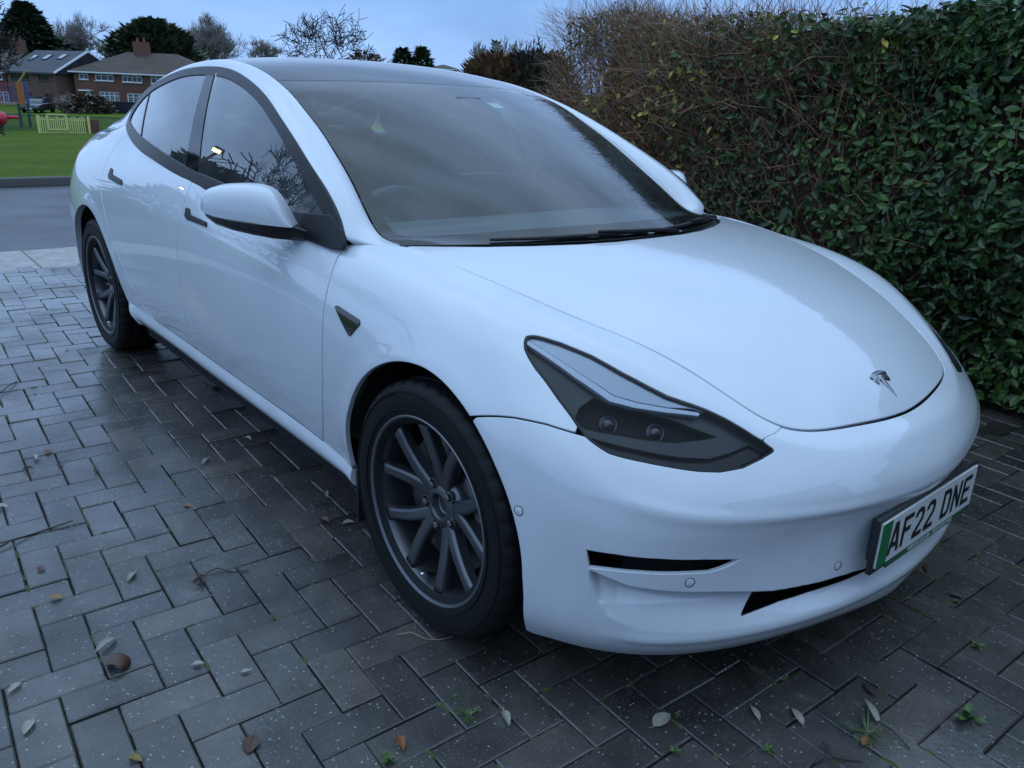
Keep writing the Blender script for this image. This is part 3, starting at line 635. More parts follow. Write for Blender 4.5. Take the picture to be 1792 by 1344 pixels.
# ------------------------------------------------------------------ mirrors
def mirror_on(sgn, parent):
    root = empty('door_mirror', (0,0,0), 0, parent)
    # local frame: a along the housing (inner->outer), n forward
    I = Vector((-.740,-.846,0)); O = Vector((-.920,-1.050,0)); a = (O-I).normalized(); n = Vector((-a.y, a.x, 0)); n = n if n.x > 0 else -n
    Lh = (O-I).length
    top_ = [(0,.958),(.06,.990),(.12,1.022),(.2,1.050),(.28,1.062),(.4,1.068),(.6,1.067),(.75,1.063),(.88,1.053),(.95,1.038),(.985,1.014),(1.0,.996)]
    bot_ = [(0,.956),(.2,.962),(.5,.970),(.8,.980),(1.0,.992)]
    ns, nr = 30, 14
    sv = 1-(1-np.linspace(0,1,ns))**1.25
    tz = nspline([t for t,_ in top_],[z for _,z in top_])(sv)[:,0]; bz = np.interp(sv,[t for t,_ in bot_],[z for _,z in bot_])
    V = []; F = []
    for i, s in enumerate(sv):
        dep = .088*max(0, 1-(abs(s-.45)/.57)**3.6)**.5 if abs(s-.45) < .57 else .0
        for j in range(nr):
            ph = j/(nr-1)*math.pi*.5            # 0 bottom front edge .. top rear edge
            zz = bz[i]+(tz[i]-bz[i])*math.sin(ph)**.80; fw = dep*math.cos(ph)**.45
            V.append(I+a*(s*Lh)+n*fw+Vector((0,0,zz-.020)))
    for i in range(ns-1):
        for j in range(nr-1): F.append((i*nr+j, (i+1)*nr+j, (i+1)*nr+j+1, i*nr+j+1))
    base = len(V)
    def fin(V, F, name, m, sm=True):
        if sgn > 0: V = [Vector((v[0], -v[1], v[2])) for v in V]; F = [f[::-1] for f in F]
        o = mesh_obj(name, V, F, m, root, sm)
        bm = bmesh.new(); bm.from_mesh(o.data); bmesh.ops.remove_doubles(bm, verts=bm.verts, dist=1e-5); bmesh.ops.recalc_face_normals(bm, faces=bm.faces); bm.to_mesh(o.data); bm.free()
        return o
    fin(V, F, 'mirror_cap', paint)
    # black base running under the cap to the door
    mb = MB()
    secs = []
    for s, z0, z1, f0, f1 in ((q[0], q[1]-.020, q[2]-.020, q[3], q[4]) for q in ((1.0,.984,.992,-.01,.008),(.93,.970,.988,-.03,.050),(.8,.955,.981,-.035,.080),(.6,.941,.974,-.035,.092),(.4,.931,.969,-.035,.093),(.2,.922,.963,-.035,.084),(.0,.914,.957,-.030,.050),(-.12,.912,.945,-.03,.036),(-.30,.910,.940,-.03,.024))):
        c = I+a*(s*Lh)
        secs.append([c+n*f0+Vector((0,0,z1)), c+n*f1+Vector((0,0,z1)), c+n*(f1*.97)+Vector((0,0,z0+(z1-z0)*.35)), c+n*(f1*.80)+Vector((0,0,z0)), c+n*f0+Vector((0,0,z0))])
    V2 = [p for q in secs for p in q]; k = 5
    F2 = [(i*k+j, i*k+(j+1)%k, (i+1)*k+(j+1)%k, (i+1)*k+j) for i in range(len(secs)-1) for j in range(k)]+[tuple(range(k)), tuple((len(secs)-1)*k+j for j in range(k-1,-1,-1))]
    bo = fin(V2, F2, 'mirror_base', bl_gloss, False); bevel(bo, .004, 2)
    # glass at the back
    gp = [(s, b+.004, t-.004) for s, b, t in zip(sv[2:-1], bz[2:-1], tz[2:-1])]
    pts = [I+a*(s*Lh)-n*.004+Vector((0,0,t-.020)) for s, b, t in gp]+[I+a*(s*Lh)-n*.004+Vector((0,0,b-.020)) for s, b, t in reversed(gp)]
    fin(pts, [tuple(range(len(pts)))], 'mirror_glass', chrome, False)
    # sail: black plate in the front corner of the window, foot on the door
    return root
mirror_on(-1, front_doors[0]); mirror_on(1, front_doors[1])
lF = xline((-.80,.957),(-.74,1.06))
sail = clip(offset(gg, .0035), np.minimum(sI+.012, lF(gg.C))); pair('mirror_sail', sail, bl_gloss, front_doors)
FT = [(-.50,.900),(-.53,.945),(-.60,.975),(-.80,.960),(-.80,.905),(-.56,.895)]
foot = clip(offset(gg, .007), sdf(gg.C, FT)); pair('mirror_foot', rim(foot, .01, .004), bl_satin, front_doors)

# ------------------------------------------------------------------ wheels
def build_wheel(parent):
    "axis along +Z (outwards), centre plane at 0"
    root = empty('wheel', (0,0,0), 0, parent)
    # tyre
    prof = [(.222,.100),(.236,.112),(.246,.116),(.258,.119),(.280,.1215),(.300,.121),(.314,.117),(.322,.111),(.3285,.103),(.3305,.098),(.3315,.086),(.3320,.076),(.3320,.0745),(.3250,.073),(.3250,.064),(.3325,.0625),(.334,.040),(.334,.027),(.327,.0255),(.327,.0165),(.334,.015),(.334,.0)]
    prof = prof+[(r,-h) for r,h in prof[:-1][::-1]]
    n = 240; V = []; F = []
    for i, (r, h) in enumerate(prof):
        for j in range(n):
            a = 2*math.pi*j/n; rr = r; hh = h
            if .3140 < r < .3320 and abs(h) > .078 and (j % 6 < 2): rr = r-.0040          # lateral grooves over the shoulder
            V.append((rr*math.cos(a), rr*math.sin(a), hh))
    k = len(prof)
    F = [(i*n+j, (i+1)*n+j, (i+1)*n+(j+1)%n, i*n+(j+1)%n) for i in range(k-1) for j in range(n)]
    ty = mesh_obj('tyre', V, F, rubber, root, True)
    try: ty.data.set_sharp_from_angle(angle=R_(38))
    except Exception: pass
    # raised ring and lettering-like ribs on the sidewall
    mb = MB()
    for r0 in (.262,.306): mb.lathe([(r0-.0016,.1185),(r0-.001,.1225),(r0+.001,.1225),(r0+.0016,.1185)], 96)
    for j in range(46):
        a = math.radians(112+j*1.55); c = Vector((.2995*math.cos(a), .2995*math.sin(a), .1215))
        mb.box(c, (.0055,.0016,.0016), Matrix.Rotation(a,3,'Z'))
    mb.build('sidewall_rib', rubber, ty, False)
    # rim barrel
    rp = [(.246,.110),(.2475,.114),(.246,.1165),(.241,.1165),(.2375,.112),(.234,.104),(.2305,.098),(.226,.09),(.2215,.06),(.2185,.0),(.217,-.06),(.230,-.10),(.244,-.112)]
    MB().lathe(rp, 96).build('rim_barrel', alloy, root, True)
    MB().lathe([(.2476,.1125),(.2478,.1155),(.246,.1178),(.243,.1178),(.2415,.1165)], 96).build('rim_lip', alloy2, root, True)
    # five twin spokes
    sp = MB()
    def spoke(a0, a1):
        secs = []
        for t in np.linspace(0, 1, 9):
            r = .048+(.2275-.048)*t; a = a0+(a1-a0)*min(1, (t/.92))**.8
            wd = .039-.005*t+.012*max(0,t-.85)/.15
            zt = .062+.034*t**1.1+.003*math.sin(t*3.1); zb = zt-(.040-.010*t)
            c, s = math.cos(a), math.sin(a); u = Vector((c,s,0)); w = Vector((-s,c,0))
            secs.append([u*r-w*wd*.5+Vector((0,0,zb)), u*r-w*wd*.49+Vector((0,0,zt-.007)), u*r-w*wd*.34+Vector((0,0,zt)), u*r+w*wd*.34+Vector((0,0,zt)), u*r+w*wd*.49+Vector((0,0,zt-.007)), u*r+w*wd*.5+Vector((0,0,zb))])
        V = [p for q in secs for p in q]; k = 6
        sp.add(V, [(i*k+j, (i+1)*k+j, (i+1)*k+(j+1)%k, i*k+(j+1)%k) for i in range(len(secs)-1) for j in range(k)]+[tuple(range(k)), tuple((len(secs)-1)*k+j for j in range(k-1,-1,-1))])
    for q in range(5):
        th = R_(82+72*q)
        spoke(th+R_(5), th+R_(19)); spoke(th-R_(5), th-R_(19))
    so = sp.build('spokes', alloy, root, False)
    bm = bmesh.new(); bm.from_mesh(so.data); bmesh.ops.recalc_face_normals(bm, faces=bm.faces); bm.to_mesh(so.data); bm.free(); bevel(so, .0035, 2, 20)
    MB().lathe([(.0305,.02),(.0305,.066),(.033,.0695),(.040,.0695),(.050,.066),(.072,.056),(.080,.048),(.082,.02)], 60).build('hub', alloy, root, True)
    MB().lathe([(.0005,.046),(.022,.046),(.024,.043),(.026,.05),(.028,.05),(.0305,.04)], 40).build('hub_bore', steel, root, True)
    for q in range(5):
        a = R_(82+36+72*q); c = Vector((.057*math.cos(a), .057*math.sin(a), .0))
        M = Matrix.Translation(c)
        MB().lathe([(.0150,.066),(.0150,.0665),(.0165,.066),(.0165,.04)], 20, M).lathe([(.0005,.076),(.0075,.0755),(.0095,.073),(.0098,.05)], 6, M).build('lug_nut', steel, root, False)
    a = R_(-98); MB().tube([(.2225*math.cos(a), .2225*math.sin(a), .06),(.205*math.cos(a), .205*math.sin(a), .088),(.2035*math.cos(a), .2035*math.sin(a), .102)], [.006,.0048,.0046], 10).build('valve', chrome, root, True)
    return root
def place_wheel(src, x, sgn, steer=0.):
    if src is None: w = build_wheel(car)
    else:
        w = src.copy(); COL.objects.link(w); w.parent = car
        for c in src.children:
            q = c.copy(); COL.objects.link(q); q.parent = w
            for d in c.children:
                e = d.copy(); COL.objects.link(e); e.parent = q
    w.location = (x, sgn*.79, .334)
    # local Z -> outwards, local Y -> up, local X -> forward on the right side
    if sgn < 0: w.rotation_euler = (R_(90), 0, steer)
    else: w.rotation_euler = (R_(90), 0, R_(180)+steer)
    return w
w0 = place_wheel(None, 0., -1); w1 = place_wheel(w0, 0., 1); w2 = place_wheel(w0, -2.875, -1); w3 = place_wheel(w0, -2.875, 1)
for x in (0, -2.875):
    for sg in (-1, 1):
        M = Matrix.Translation((x, sg*.79, .334)) @ Matrix.Rotation(R_(90 if sg < 0 else -90), 4, 'X')
        MB().lathe([(.06,.030),(.178,.030),(.178,.006),(.06,.006)], 64, M, True).build('brake_disc', steel, car, False)
        mb = MB(); k = 12; a0 = (25 if x == 0 else 155)
        pl = [(.195*math.cos(R_(a0-28+i*56/k)), .195*math.sin(R_(a0-28+i*56/k))) for i in range(k+1)]+[(.118*math.cos(R_(a0+28-i*56/k)), .118*math.sin(R_(a0+28-i*56/k))) for i in range(k+1)]
        Mx = M if sg < 0 else M @ Matrix.Scale(-1, 4, (1,0,0))
        mb.prism(pl, -.02, .048, Matrix.Translation((x, sg*.79, .334)) @ Matrix.Rotation(R_(90), 4, 'X') if sg < 0 else Matrix.Translation((x, sg*.79, .334)) @ Matrix.Rotation(R_(90), 4, 'X') @ Matrix.Scale(-1, 4, (0,0,1)))
        bevel(mb.build('brake_caliper', caliper_m, car), .006, 2)
        # wheel-house liner
        n = 40; V = []; F = []; rl = .392 if x == 0 else .405
        for i in range(n+1):
            a = R_(-28+i*236/n); zc = .338+rl*math.sin(a); xc = x+rl*math.cos(a)
            if zc < .17: zc = .17
            for yy in (.875 if zc > .40 else .815, .52): V.append((xc, sg*yy, zc))
        F = [(2*i, 2*i+1, 2*i+3, 2*i+2) for i in range(n)]
        c0 = len(V); V.append((x, sg*.52, .36)); F += [(c0, 2*i+1, 2*i+3) for i in range(n)]
        mesh_obj('wheel_arch_liner', V, F, bl_plastic, car, False)
# mud flap behind the front wheel
for sg in (-1,1): bevel(MB().box((-.365, sg*.835, .215), (.012,.10,.17)).build('mud_flap', bl_plastic, car), .004)
# underbody
mb = MB(); 
mb.box((-1.45,0,.20),(1.95,1.66,.05)); mb.box((.30,0,.225),(.46,.92,.05)); mb.box((-3.3,0,.26),(.8,1.3,.06)); mb.box((-1.5,0,.30),(3.5,.98,.16))
mb.build('underbody', void_m, car)
# lip underside
Ul = np.linspace(.47,1.43,60); lip = shell(Ul, np.array([.82,.83]))[:,1]
Vl = [tuple(p+np.array([-.001,0,.004])) for p in lip]+[(p[0]-.16, p[1]*.80, .205) for p in lip]; nl = len(Ul)
Fl = [(i, i+1, nl+i+1, nl+i) for i in range(nl-1)]
Vm = [(a,-b,c) for a,b,c in Vl]; mesh_obj('front_undertray', Vl+Vm, Fl+[tuple(j+len(Vl) for j in f[::-1]) for f in Fl], void_m, bumper)

# ------------------------------------------------------------------ number plate
pl = empty('number_plate', (.8325,0,.4103), 0, car); pl.rotation_euler = (0, R_(-1.0), 0)
# local: x forward, y car-left, z up ; seen from the front y runs to the viewer's right
bevel(MB().box((-.009,0,-.003),(.013,.540,.140)).build('plate_holder', holder_m, pl), .003, 2)
bevel(MB().box((-.020,0,0.0),(.020,.49,.11)).build('plate_bracket', holder_m, pl), .003, 1)
MB().box((.0,.0,0),(.005,.520,.111)).build('plate_face', plate_w, pl)
MB().box((.0032,-.2385,0),(.002,.043,.110)).build('plate_green_band', plate_g, pl)
MB().box((-.0005,.018,-.0665),(.004,.44,.017)).build('plate_holder_strip', holder_g, pl)
def stroke(path, w=.0132, closed=False):
    P = [Vector((a,b)) for a,b in path]; n = len(P); Lf = []; Rt = []
    for i in range(n):
        d0 = (P[i]-P[i-1]).normalized() if (i > 0 or closed) else None; d1 = (P[(i+1)%n]-P[i]).normalized() if (i < n-1 or closed) else None
        if d0 is None: d0 = d1
        if d1 is None: d1 = d0
        n0 = Vector((-d0.y,d0.x)); n1 = Vector((-d1.y,d1.x)); m_ = (n0+n1); m_ = m_.normalized() if m_.length > .2 else n0
        k = min(1/max(m_.dot(n0),.45), 2.2); Lf.append(P[i]+m_*w*.5*k); Rt.append(P[i]-m_*w*.5*k)
    V = Lf+Rt; F = [(i, n+i, n+(i+1)%n, (i+1)%n) for i in range(n if closed else n-1)]
    return V, F
W, H = .050-.0132, .079-.0132
def cv(cx, cy, rx, ry, a0, a1, n=9): return [(cx+rx*math.cos(R_(a0+(a1-a0)*i/n)), cy+ry*math.sin(R_(a0+(a1-a0)*i/n))) for i in range(n+1)]
G = {'A':[[(-W/2-.003,-H/2-.0066),(-.0035,H/2+.002),(.0035,H/2+.002),(W/2+.003,-H/2-.0066)],[(-W/2+.006,-.017),(W/2-.006,-.017)]],
     'F':[[(-W/2,-H/2-.0066),(-W/2,H/2),(W/2+.0066,H/2)],[(-W/2,.002),(W/2-.001,.002)]],
     '2':[[(-W/2,H/2-.016)]+cv(0,H/2-.0155,W/2,.0155,180,0,10)+[(W/2-.002,.004),(-W/2,-H/2+.006),(-W/2,-H/2),(W/2+.0066,-H/2)]],
     'D':[[(-W/2,-H/2),(-W/2,H/2),(.004,H/2)]+cv(W/2-.016,H/2-.016,.016,.016,90,0,5)+[(W/2,0)]+cv(W/2-.016,-H/2+.016,.016,.016,0,-90,5)+[(-W/2-.0066,-H/2)]],
     'N':[[(-W/2,-H/2-.0066),(-W/2,H/2+.004)],[(-W/2,H/2-.002),(W/2,-H/2+.002)],[(W/2,-H/2-.004),(W/2,H/2+.0066)]],
     'E':[[(W/2+.0066,H/2),(-W/2,H/2),(-W/2,-H/2),(W/2+.0066,-H/2)],[(-W/2,.001),(W/2-.001,.001)]]}
yy = -.188
for ch in 'AF22 DNE':
    if ch == ' ': yy += .033; continue
    mb = MB()
    for path in G[ch]:
        V, F = stroke(path); mb.add([(.0033, v[0], v[1]) for v in V], F); 
    k = len(mb.V); mb.V = mb.V+[(.0024, v[1], v[2]) for v in mb.V]
    mb.build('plate_character', plate_k, pl).location = (0, yy, 0)
    yy += .061
def text_mesh(s, size, m, parent, loc, rot, name, sx=1.):
    c = bpy.data.curves.new(name, 'FONT'); c.body = s; c.size = size; c.align_x = 'CENTER'; c.align_y = 'CENTER'; c.extrude = .0003; c.resolution_u = 3
    t = bpy.data.objects.new('tmp', c); COL.objects.link(t); bpy.context.view_layer.update()
    me = bpy.data.meshes.new_from_object(t.evaluated_get(bpy.context.evaluated_depsgraph_get())); bpy.data.objects.remove(t); bpy.data.curves.remove(c)
    me.materials.clear(); me.materials.append(m); o = bpy.data.objects.new(name, me); link(o, parent); o.location = loc; o.rotation_euler = rot; o.scale = (sx,1,1); return o
text_mesh('WEFLEX.CO.UK - PCO ELECTRIC', .0165, plate_w, pl, (.0022, .03, -.0665), (R_(90),0,R_(90)), 'plate_holder_lettering', 1.05)
# parking sensors, with a fine ring
def ring_at(u_, v_, parent, d=0.):
    for sg in (-1, 1):
        X0 = shell_d(np.array([u_-.004,u_,u_+.004]), np.array([v_-.004,v_,v_+.004]), False); c = X0[1,1]; n = np.cross(X0[2,1]-X0[0,1], X0[1,2]-X0[1,0]); n /= np.linalg.norm(n)
        if n[0]*.5-n[1] < 0: n = -n
        M = Matrix.Translation(Vector((c[0], c[1]*(-sg), c[2]))) @ Vector((n[0], n[1]*(-sg), n[2])).to_track_quat('Z','Y').to_matrix().to_4x4()
        o = MB().lathe([(.0098,-.002),(.0100,.0006),(.0113,.0006),(.0115,-.002)], 28, M).build('sensor_ring', bl_satin, parent, True)
        MB().lathe([(.0003,.0011),(.0080,.0010),(.0097,.0002)], 28, M).build('sensor', paint, parent, True)
ring_at(.345,.528, bumper); ring_at(.726,.632, bumper); ring_at(1.116,.672, bumper)

# ------------------------------------------------------------------ wipers, cowl
cow = []
for s in np.linspace(-1,1,41):
    e = top(np.array([.0]), np.array([s]))[0]; cow.append(e)
cv_ = [tuple(c+np.array([.045*(1-abs(s)**3)+.004,0,-.022])) for c, s in zip(cow, np.linspace(-1,1,41))]+[tuple(c+np.array([-.02,0,-.006])) for c in cow]
mesh_obj('cowl', cv_, [(i,i+1,42+i,41+i) for i in range(40)], bl_plastic, car, True)
def wiper(tps, arm):
    root = empty('wiper', (0,0,0), 0, car)
    pts = [Vector(top(np.array([t]), np.array([s]))[0])+Vector((0,0,h)) for t, s, h in tps]
    MB().tube(pts, [.004,.005,.006,.006,.005,.004][:len(pts)], 6).build('wiper_blade', bl_plastic, root, True)
    pa = [Vector(top(np.array([t]), np.array([s]))[0])+Vector((0,0,h)) for t, s, h in arm]
    MB().tube(pa, [.010,.007,.006,.005][:len(pa)], 8).build('wiper_arm', bl_satin, root, True)
wiper([(.012,-.70,.007),(.010,-.58,.008),(.010,-.45,.008),(.012,-.28,.009),(.014,-.10,.008),(.016,.03,.006)], [(.000,.22,.000),(.004,.10,.012),(.008,-.10,.016),(.012,-.26,.017)])
wiper([(.014,.08,.006),(.014,.20,.008),(.016,.33,.008),(.018,.46,.008),(.022,.60,.006)], [(.000,.86,.002),(.006,.72,.012),(.012,.55,.016),(.016,.40,.016)])

# ------------------------------------------------------------------ interior
def soft(mb, name, m, parent, lv=2, w=None):
    o = mb.build(name, m, parent); return subsurf(o, lv)
def cushion(c, d, name, m, parent, rx=0., bev=.05):
    mb = MB().box((0,0,0), d); o = mb.build(name, m, parent); o.location = c; o.rotation_euler = (0, rx, 0)
    return bevel(o, bev, 4, 20)
floor = MB().box((-1.65,0,.30),(2.6,1.5,.05)); floor.build('cabin_floor', cabin, car)
for sg in (-1,1):
    MB().box((-1.75, sg*.79, .58),(2.0,.05,.60)).build('door_card', cabin, car)
    st = empty('front_seat', (0,0,0), 0, car)
    cushion((-1.42, sg*.37, .52), (.52,.50,.16), 'seat_base', seat_m, st, R_(-8))
    cushion((-1.72, sg*.37, .86), (.15,.50,.62), 'seat_back', seat_m, st, R_(-20))
    for s2 in (-1,1): cushion((-1.69, sg*.37+s2*.22, .82), (.15,.09,.46), 'seat_bolster', seat_m, st, R_(-20), .04)
    cushion((-1.835, sg*.37, 1.215), (.10,.27,.20), 'headrest', seat_m, st, R_(-14), .045)
rs = empty('rear_seat', (0,0,0), 0, car)
cushion((-2.38,0,.52), (.50,1.28,.18), 'seat_base', seat_m, rs, R_(-8)); cushion((-2.72,0,.84), (.16,1.28,.60), 'seat_back', seat_m, rs, R_(-24))
for y in (-.38,0,.38): cushion((-2.87,y,1.13), (.09,.24,.13), 'headrest', seat_m, rs, R_(-14), .04)
MB().box((-3.15,0,1.02),(.5,1.1,.03)).build('parcel_shelf', cabin, car)
# dashboard
dv_ = []; dn = 25
for s in np.linspace(-1,1,dn):
    y = s*.72; fx = -.34-.16*abs(s)**2.2
    for x, z in ((fx,.915),(fx-.20,.915),(-.86,.900),(-.885,.885),(-.875,.845),(-.80,.70),(-.70,.55)): dv_.append((x,y,z))
k = 7
mesh_obj('dashboard', dv_, [(i*k+j, i*k+j+1, (i+1)*k+j+1, (i+1)*k+j) for i in range(dn-1) for j in range(k-1)], dash_m, car, True)
bevel(MB().box((-.880,0,.862),(.012,1.40,.034)).build('dashboard_strip', wood_m, car), .004)
scr = empty('centre_screen', (-.865,0,.90), 0, car)
bevel(MB().box((0,0,.045),(.012,.375,.225),Matrix.Rotation(R_(8),3,'Y')).build('screen_panel', bl_gloss, scr), .005)
MB().box((-.0075,0,.045),(.002,.36,.21),Matrix.Rotation(R_(8),3,'Y')).build('screen_glass', mat('screen_off', (.012,.012,.014), .12), scr)
# steering wheel (right-hand drive)
sw = empty('steering_wheel', (-1.02,-.37,.835), 0, car); sw.rotation_euler = (0, R_(-66), 0)
ring = [(.178*math.cos(2*math.pi*i/40), .186*math.sin(2*math.pi*i/40), 0) for i in range(41)]
MB().tube(ring, .016, 10, False).build('steering_rim', seat_m, sw, True)
o = MB().lathe([(.0005,.022),(.05,.02),(.068,.008),(.07,-.03)], 28).build('steering_boss', seat_m, sw, True)
for a in (0,180,270):
    p = (math.cos(R_(a+90)), math.sin(R_(a+90))); bevel(MB().box((.118*p[0],.118*p[1],-.004),(.03+.10*abs(p[0]),.03+.10*abs(p[1]),.016)).build('steering_spoke', mat('satin_spoke',(.10,.10,.105),.4,.6), sw), .005)
bevel(MB().box((-.93,-.37,.80),(.22,.08,.08)).build('steering_column', dash_m, car), .01)
# interior mirror and camera pod, tax/parking slip
bevel(MB().box((-1.02,0,1.215),(.05,.24,.062),Matrix.Rotation(R_(-14),3,'Y')).build('interior_mirror', bl_gloss, car), .012, 3)
MB().tube([(-1.0,0,1.235),(-.955,0,1.262)], .012, 8).build('interior_mirror_stem', bl_plastic, car)
bevel(MB().box((-.985,0,1.268),(.16,.13,.03),Matrix.Rotation(R_(21),3,'Y')).build('camera_pod', bl_plastic, car), .01)
_t = [Vector(top(np.array([t]),np.array([s]))[0])-Vector((0,0,.006)) for t, s in ((.915,.115),(.915,.20),(.865,.20),(.865,.115))]
mesh_obj('windscreen_sticker', _t, [(0,1,2,3)], mat('sticker_white',(.7,.74,.74),.5), windscreen)
# second row pillars / inner frames keep the sky from leaking through
for sg in (-1,1):
    MB().tube([(-1.62,sg*.80,.95),(-1.70,sg*.70,1.20),(-1.76,sg*.63,1.34)], .035, 8).build('pillar_trim', head_m, car, True)
    MB().tube([(-.60,sg*.75,.95),(-.95,sg*.665,1.15),(-1.25,sg*.63,1.27),(-1.7,sg*.61,1.345),(-2.2,sg*.60,1.335),(-2.6,sg*.60,1.265),(-3.0,sg*.60,1.13)], .03, 8).build('roof_rail_trim', head_m, car, True)

# ================================================================== SETTING
_M = cam_o.rotation_euler.to_matrix(); _C = Vector(cam_o.location)
def at(px, py, dist):
    "the point at a given horizontal distance from the photographer in a given direction of the photograph"
    d = _M @ Vector(((px-896)/1382.978, -(py-672)/1382.978, -1.0)); h = math.hypot(d.x, d.y)
    return _C+d*(dist/h)
def on_ground(px, py, z=0.):
    d = _M @ Vector(((px-896)/1382.978, -(py-672)/1382.978, -1.0)); return _C+d*((z-_C.z)/d.z)
rnd = random.Random(7); nrs = np.random.RandomState(11)

# ------------------------------------------------------------------ terrain, road, pavement
def terr_z(x): return float(np.interp(x, [-600,-400,-200,-130,-100,-55,-30,-16,-11.7,-5.93,-5.15], [9,6,1.0,-1.5,-1.95,-1.85,-1.0,-.33,-.075,-.012,-.012]))
grass_m = mat('meadow_grass', (.05,.09,.02), .95, 0, .1)
_gp = geopos(grass_m)
_c1 = ramp(grass_m, noise(grass_m, .35, 4, .6, _gp), [(.3,(.080,.135,.012)),(.55,(.11,.175,.016)),(.8,(.15,.20,.024))])
_c2 = ramp(grass_m, noise(grass_m, 6, 5, .7, _gp), [(.35,(.35,.35,.35)),(.65,(1,1,1))])
lk(grass_m, mixc(grass_m, .65, _c1, _c2, 'MULTIPLY'), bsdf(grass_m).inputs['Base Color']); bump(grass_m, noise(grass_m, 14, 4, .7, _gp), .9, .08)
asphalt = mat('wet_asphalt', (.05,.052,.056), .45)
_gp = geopos(asphalt)
lk(asphalt, mixc(asphalt, ramp(asphalt, noise(asphalt, 1.1, 5, .6, _gp), [(.35,(0,0,0)),(.7,(1,1,1))]), (.040,.042,.047), (.066,.068,.072)), bsdf(asphalt).inputs['Base Color'])
lk(asphalt, ramp(asphalt, noise(asphalt, .9, 3, .5, _gp), [(.3,(.28,.28,.28)),(.7,(.55,.55,.55))]), bsdf(asphalt).inputs['Roughness'])
bump(asphalt, noise(asphalt, 160, 2, .6, _gp), .5, .006)
conc = mat('footway_concrete', (.26,.25,.24), .7)
_gp = geopos(conc)
lk(conc, mixc(conc, ramp(conc, noise(conc, 9, 6, .7, _gp), [(.35,(0,0,0)),(.7,(1,1,1))]), (.27,.26,.245), (.44,.42,.40)), bsdf(conc).inputs['Base Color']); bump(conc, noise(conc, 60, 4, .6, _gp), .4, .006)
soil = mat('soil', (.03,.025,.018), .95)
# field: one sheet from the far kerb to beyond the horizon, left and right
xs = [-600,-400,-300,-200,-160,-130,-100,-75,-55,-42,-30,-22,-16,-13,-11.72]; ys = list(np.linspace(-420, 420, 29))
V = [(x, y, terr_z(x)+ (.25*math.sin(y*.05)*min(1,(-x-11)/40) if x < -14 else 0)) for x in xs for y in ys]; n = len(ys)
F = [(i*n+j, (i+1)*n+j, (i+1)*n+j+1, i*n+j+1) for i in range(len(xs)-1) for j in range(n-1)]
gf = mesh_obj('grass_field', V, F, grass_m, None, True); gf['kind'] = 'structure'
# ground sheet under everything near
gs = mesh_obj('ground', [(-12,-420,-.16),(90,-420,-.16),(90,420,-.16),(-12,420,-.16)], [(0,1,2,3)], soil); gs['kind'] = 'structure'
rd = mesh_obj('road', [(-5.95,-300,-.03),(-5.95,300,-.03),(-11.6,300,-.13),(-11.6,-300,-.13)], [(0,1,2,3)], asphalt); rd['kind'] = 'structure'
k1 = MB().box((-11.66,0,-.075),(.125,600,.13)).build('far_kerb', mat('weathered_kerb', (.10,.098,.09), .85)); k1['kind'] = 'structure'; bevel(k1, .02, 2)
# footway crossing: row of concrete slabs between driveway and road
fw = mesh_obj('footway', [(-5.10,-60,-.02),(-5.10,60,-.02),(-5.96,60,-.03),(-5.96,-60,-.03)], [(0,3,2,1)], soil); fw['kind'] = 'structure'
y = -8.0
i = 0
while y < 8:
    w = .9+.02*rnd.random()
    o = MB().box((0,0,0),(.80,w-.008,.05)).build('paving_slab', conc, fw); o.location = (-5.53, y+w/2, -.033+rnd.uniform(-.002,.002)); o.rotation_euler = (0, R_(.5), R_(rnd.uniform(-.3,.3))); bevel(o, .006, 1); y += w

# ------------------------------------------------------------------ driveway: 90 degree herringbone block paving, 200 x 100 mm
brick_m = mat('charcoal_block', (.05,.052,.058), .4)
_gp = geopos(brick_m)
at_o = nd(brick_m,'Attribute'); at_o.attribute_type = 'OBJECT'; at_o.attribute_name = 'tone'
at_g = nd(brick_m,'Attribute'); at_g.attribute_type = 'GEOMETRY'; at_g.attribute_name = 'tone'
tone = math_(brick_m,'ADD', at_o.outputs['Fac'], at_g.outputs['Fac'])
_base = ramp(brick_m, tone, [(0,(.040,.037,.034)),(.4,(.057,.053,.048)),(.8,(.078,.072,.065)),(1,(.096,.082,.070))])
_m1 = ramp(brick_m, noise(brick_m, 7, 6, .65, _gp), [(.28,(.45,.45,.45)),(.5,(.9,.9,.9)),(.72,(1.4,1.38,1.34))])
_c = mixc(brick_m, 1.0, _base, _m1, 'MULTIPLY')
vo = nd(brick_m,'TexVoronoi'); vo.inputs['Scale'].default_value = 95; lk(brick_m, _gp, vo.inputs['Vector'])
vs_ = nd(brick_m,'SeparateColor'); lk(brick_m, vo.outputs['Color'], vs_.inputs[0])
spk = math_(brick_m,'MULTIPLY', math_(brick_m,'LESS_THAN', vo.outputs['Distance'], .24), math_(brick_m,'GREATER_THAN', vs_.outputs[0], .86))   # pale aggregate grains
vo2 = nd(brick_m,'TexVoronoi'); vo2.inputs['Scale'].default_value = 210; lk(brick_m, _gp, vo2.inputs['Vector'])
vs2 = nd(brick_m,'SeparateColor'); lk(brick_m, vo2.outputs['Color'], vs2.inputs[0])
spk2 = math_(brick_m,'MULTIPLY', math_(brick_m,'LESS_THAN', vo2.outputs['Distance'], .30), math_(brick_m,'GREATER_THAN', vs2.outputs[0], .86))
_c = mixc(brick_m, math_(brick_m,'MULTIPLY',spk2,.55), _c, (.28,.28,.27))
_c = mixc(brick_m, math_(brick_m,'MULTIPLY',spk,.8), _c, (.36,.36,.34))
lich = ramp(brick_m, noise(brick_m, 11, 2, .5, _gp), [(.66,(0,0,0)),(.74,(.35,.35,.35))])
_c = mixc(brick_m, lich, _c, (.15,.16,.13))
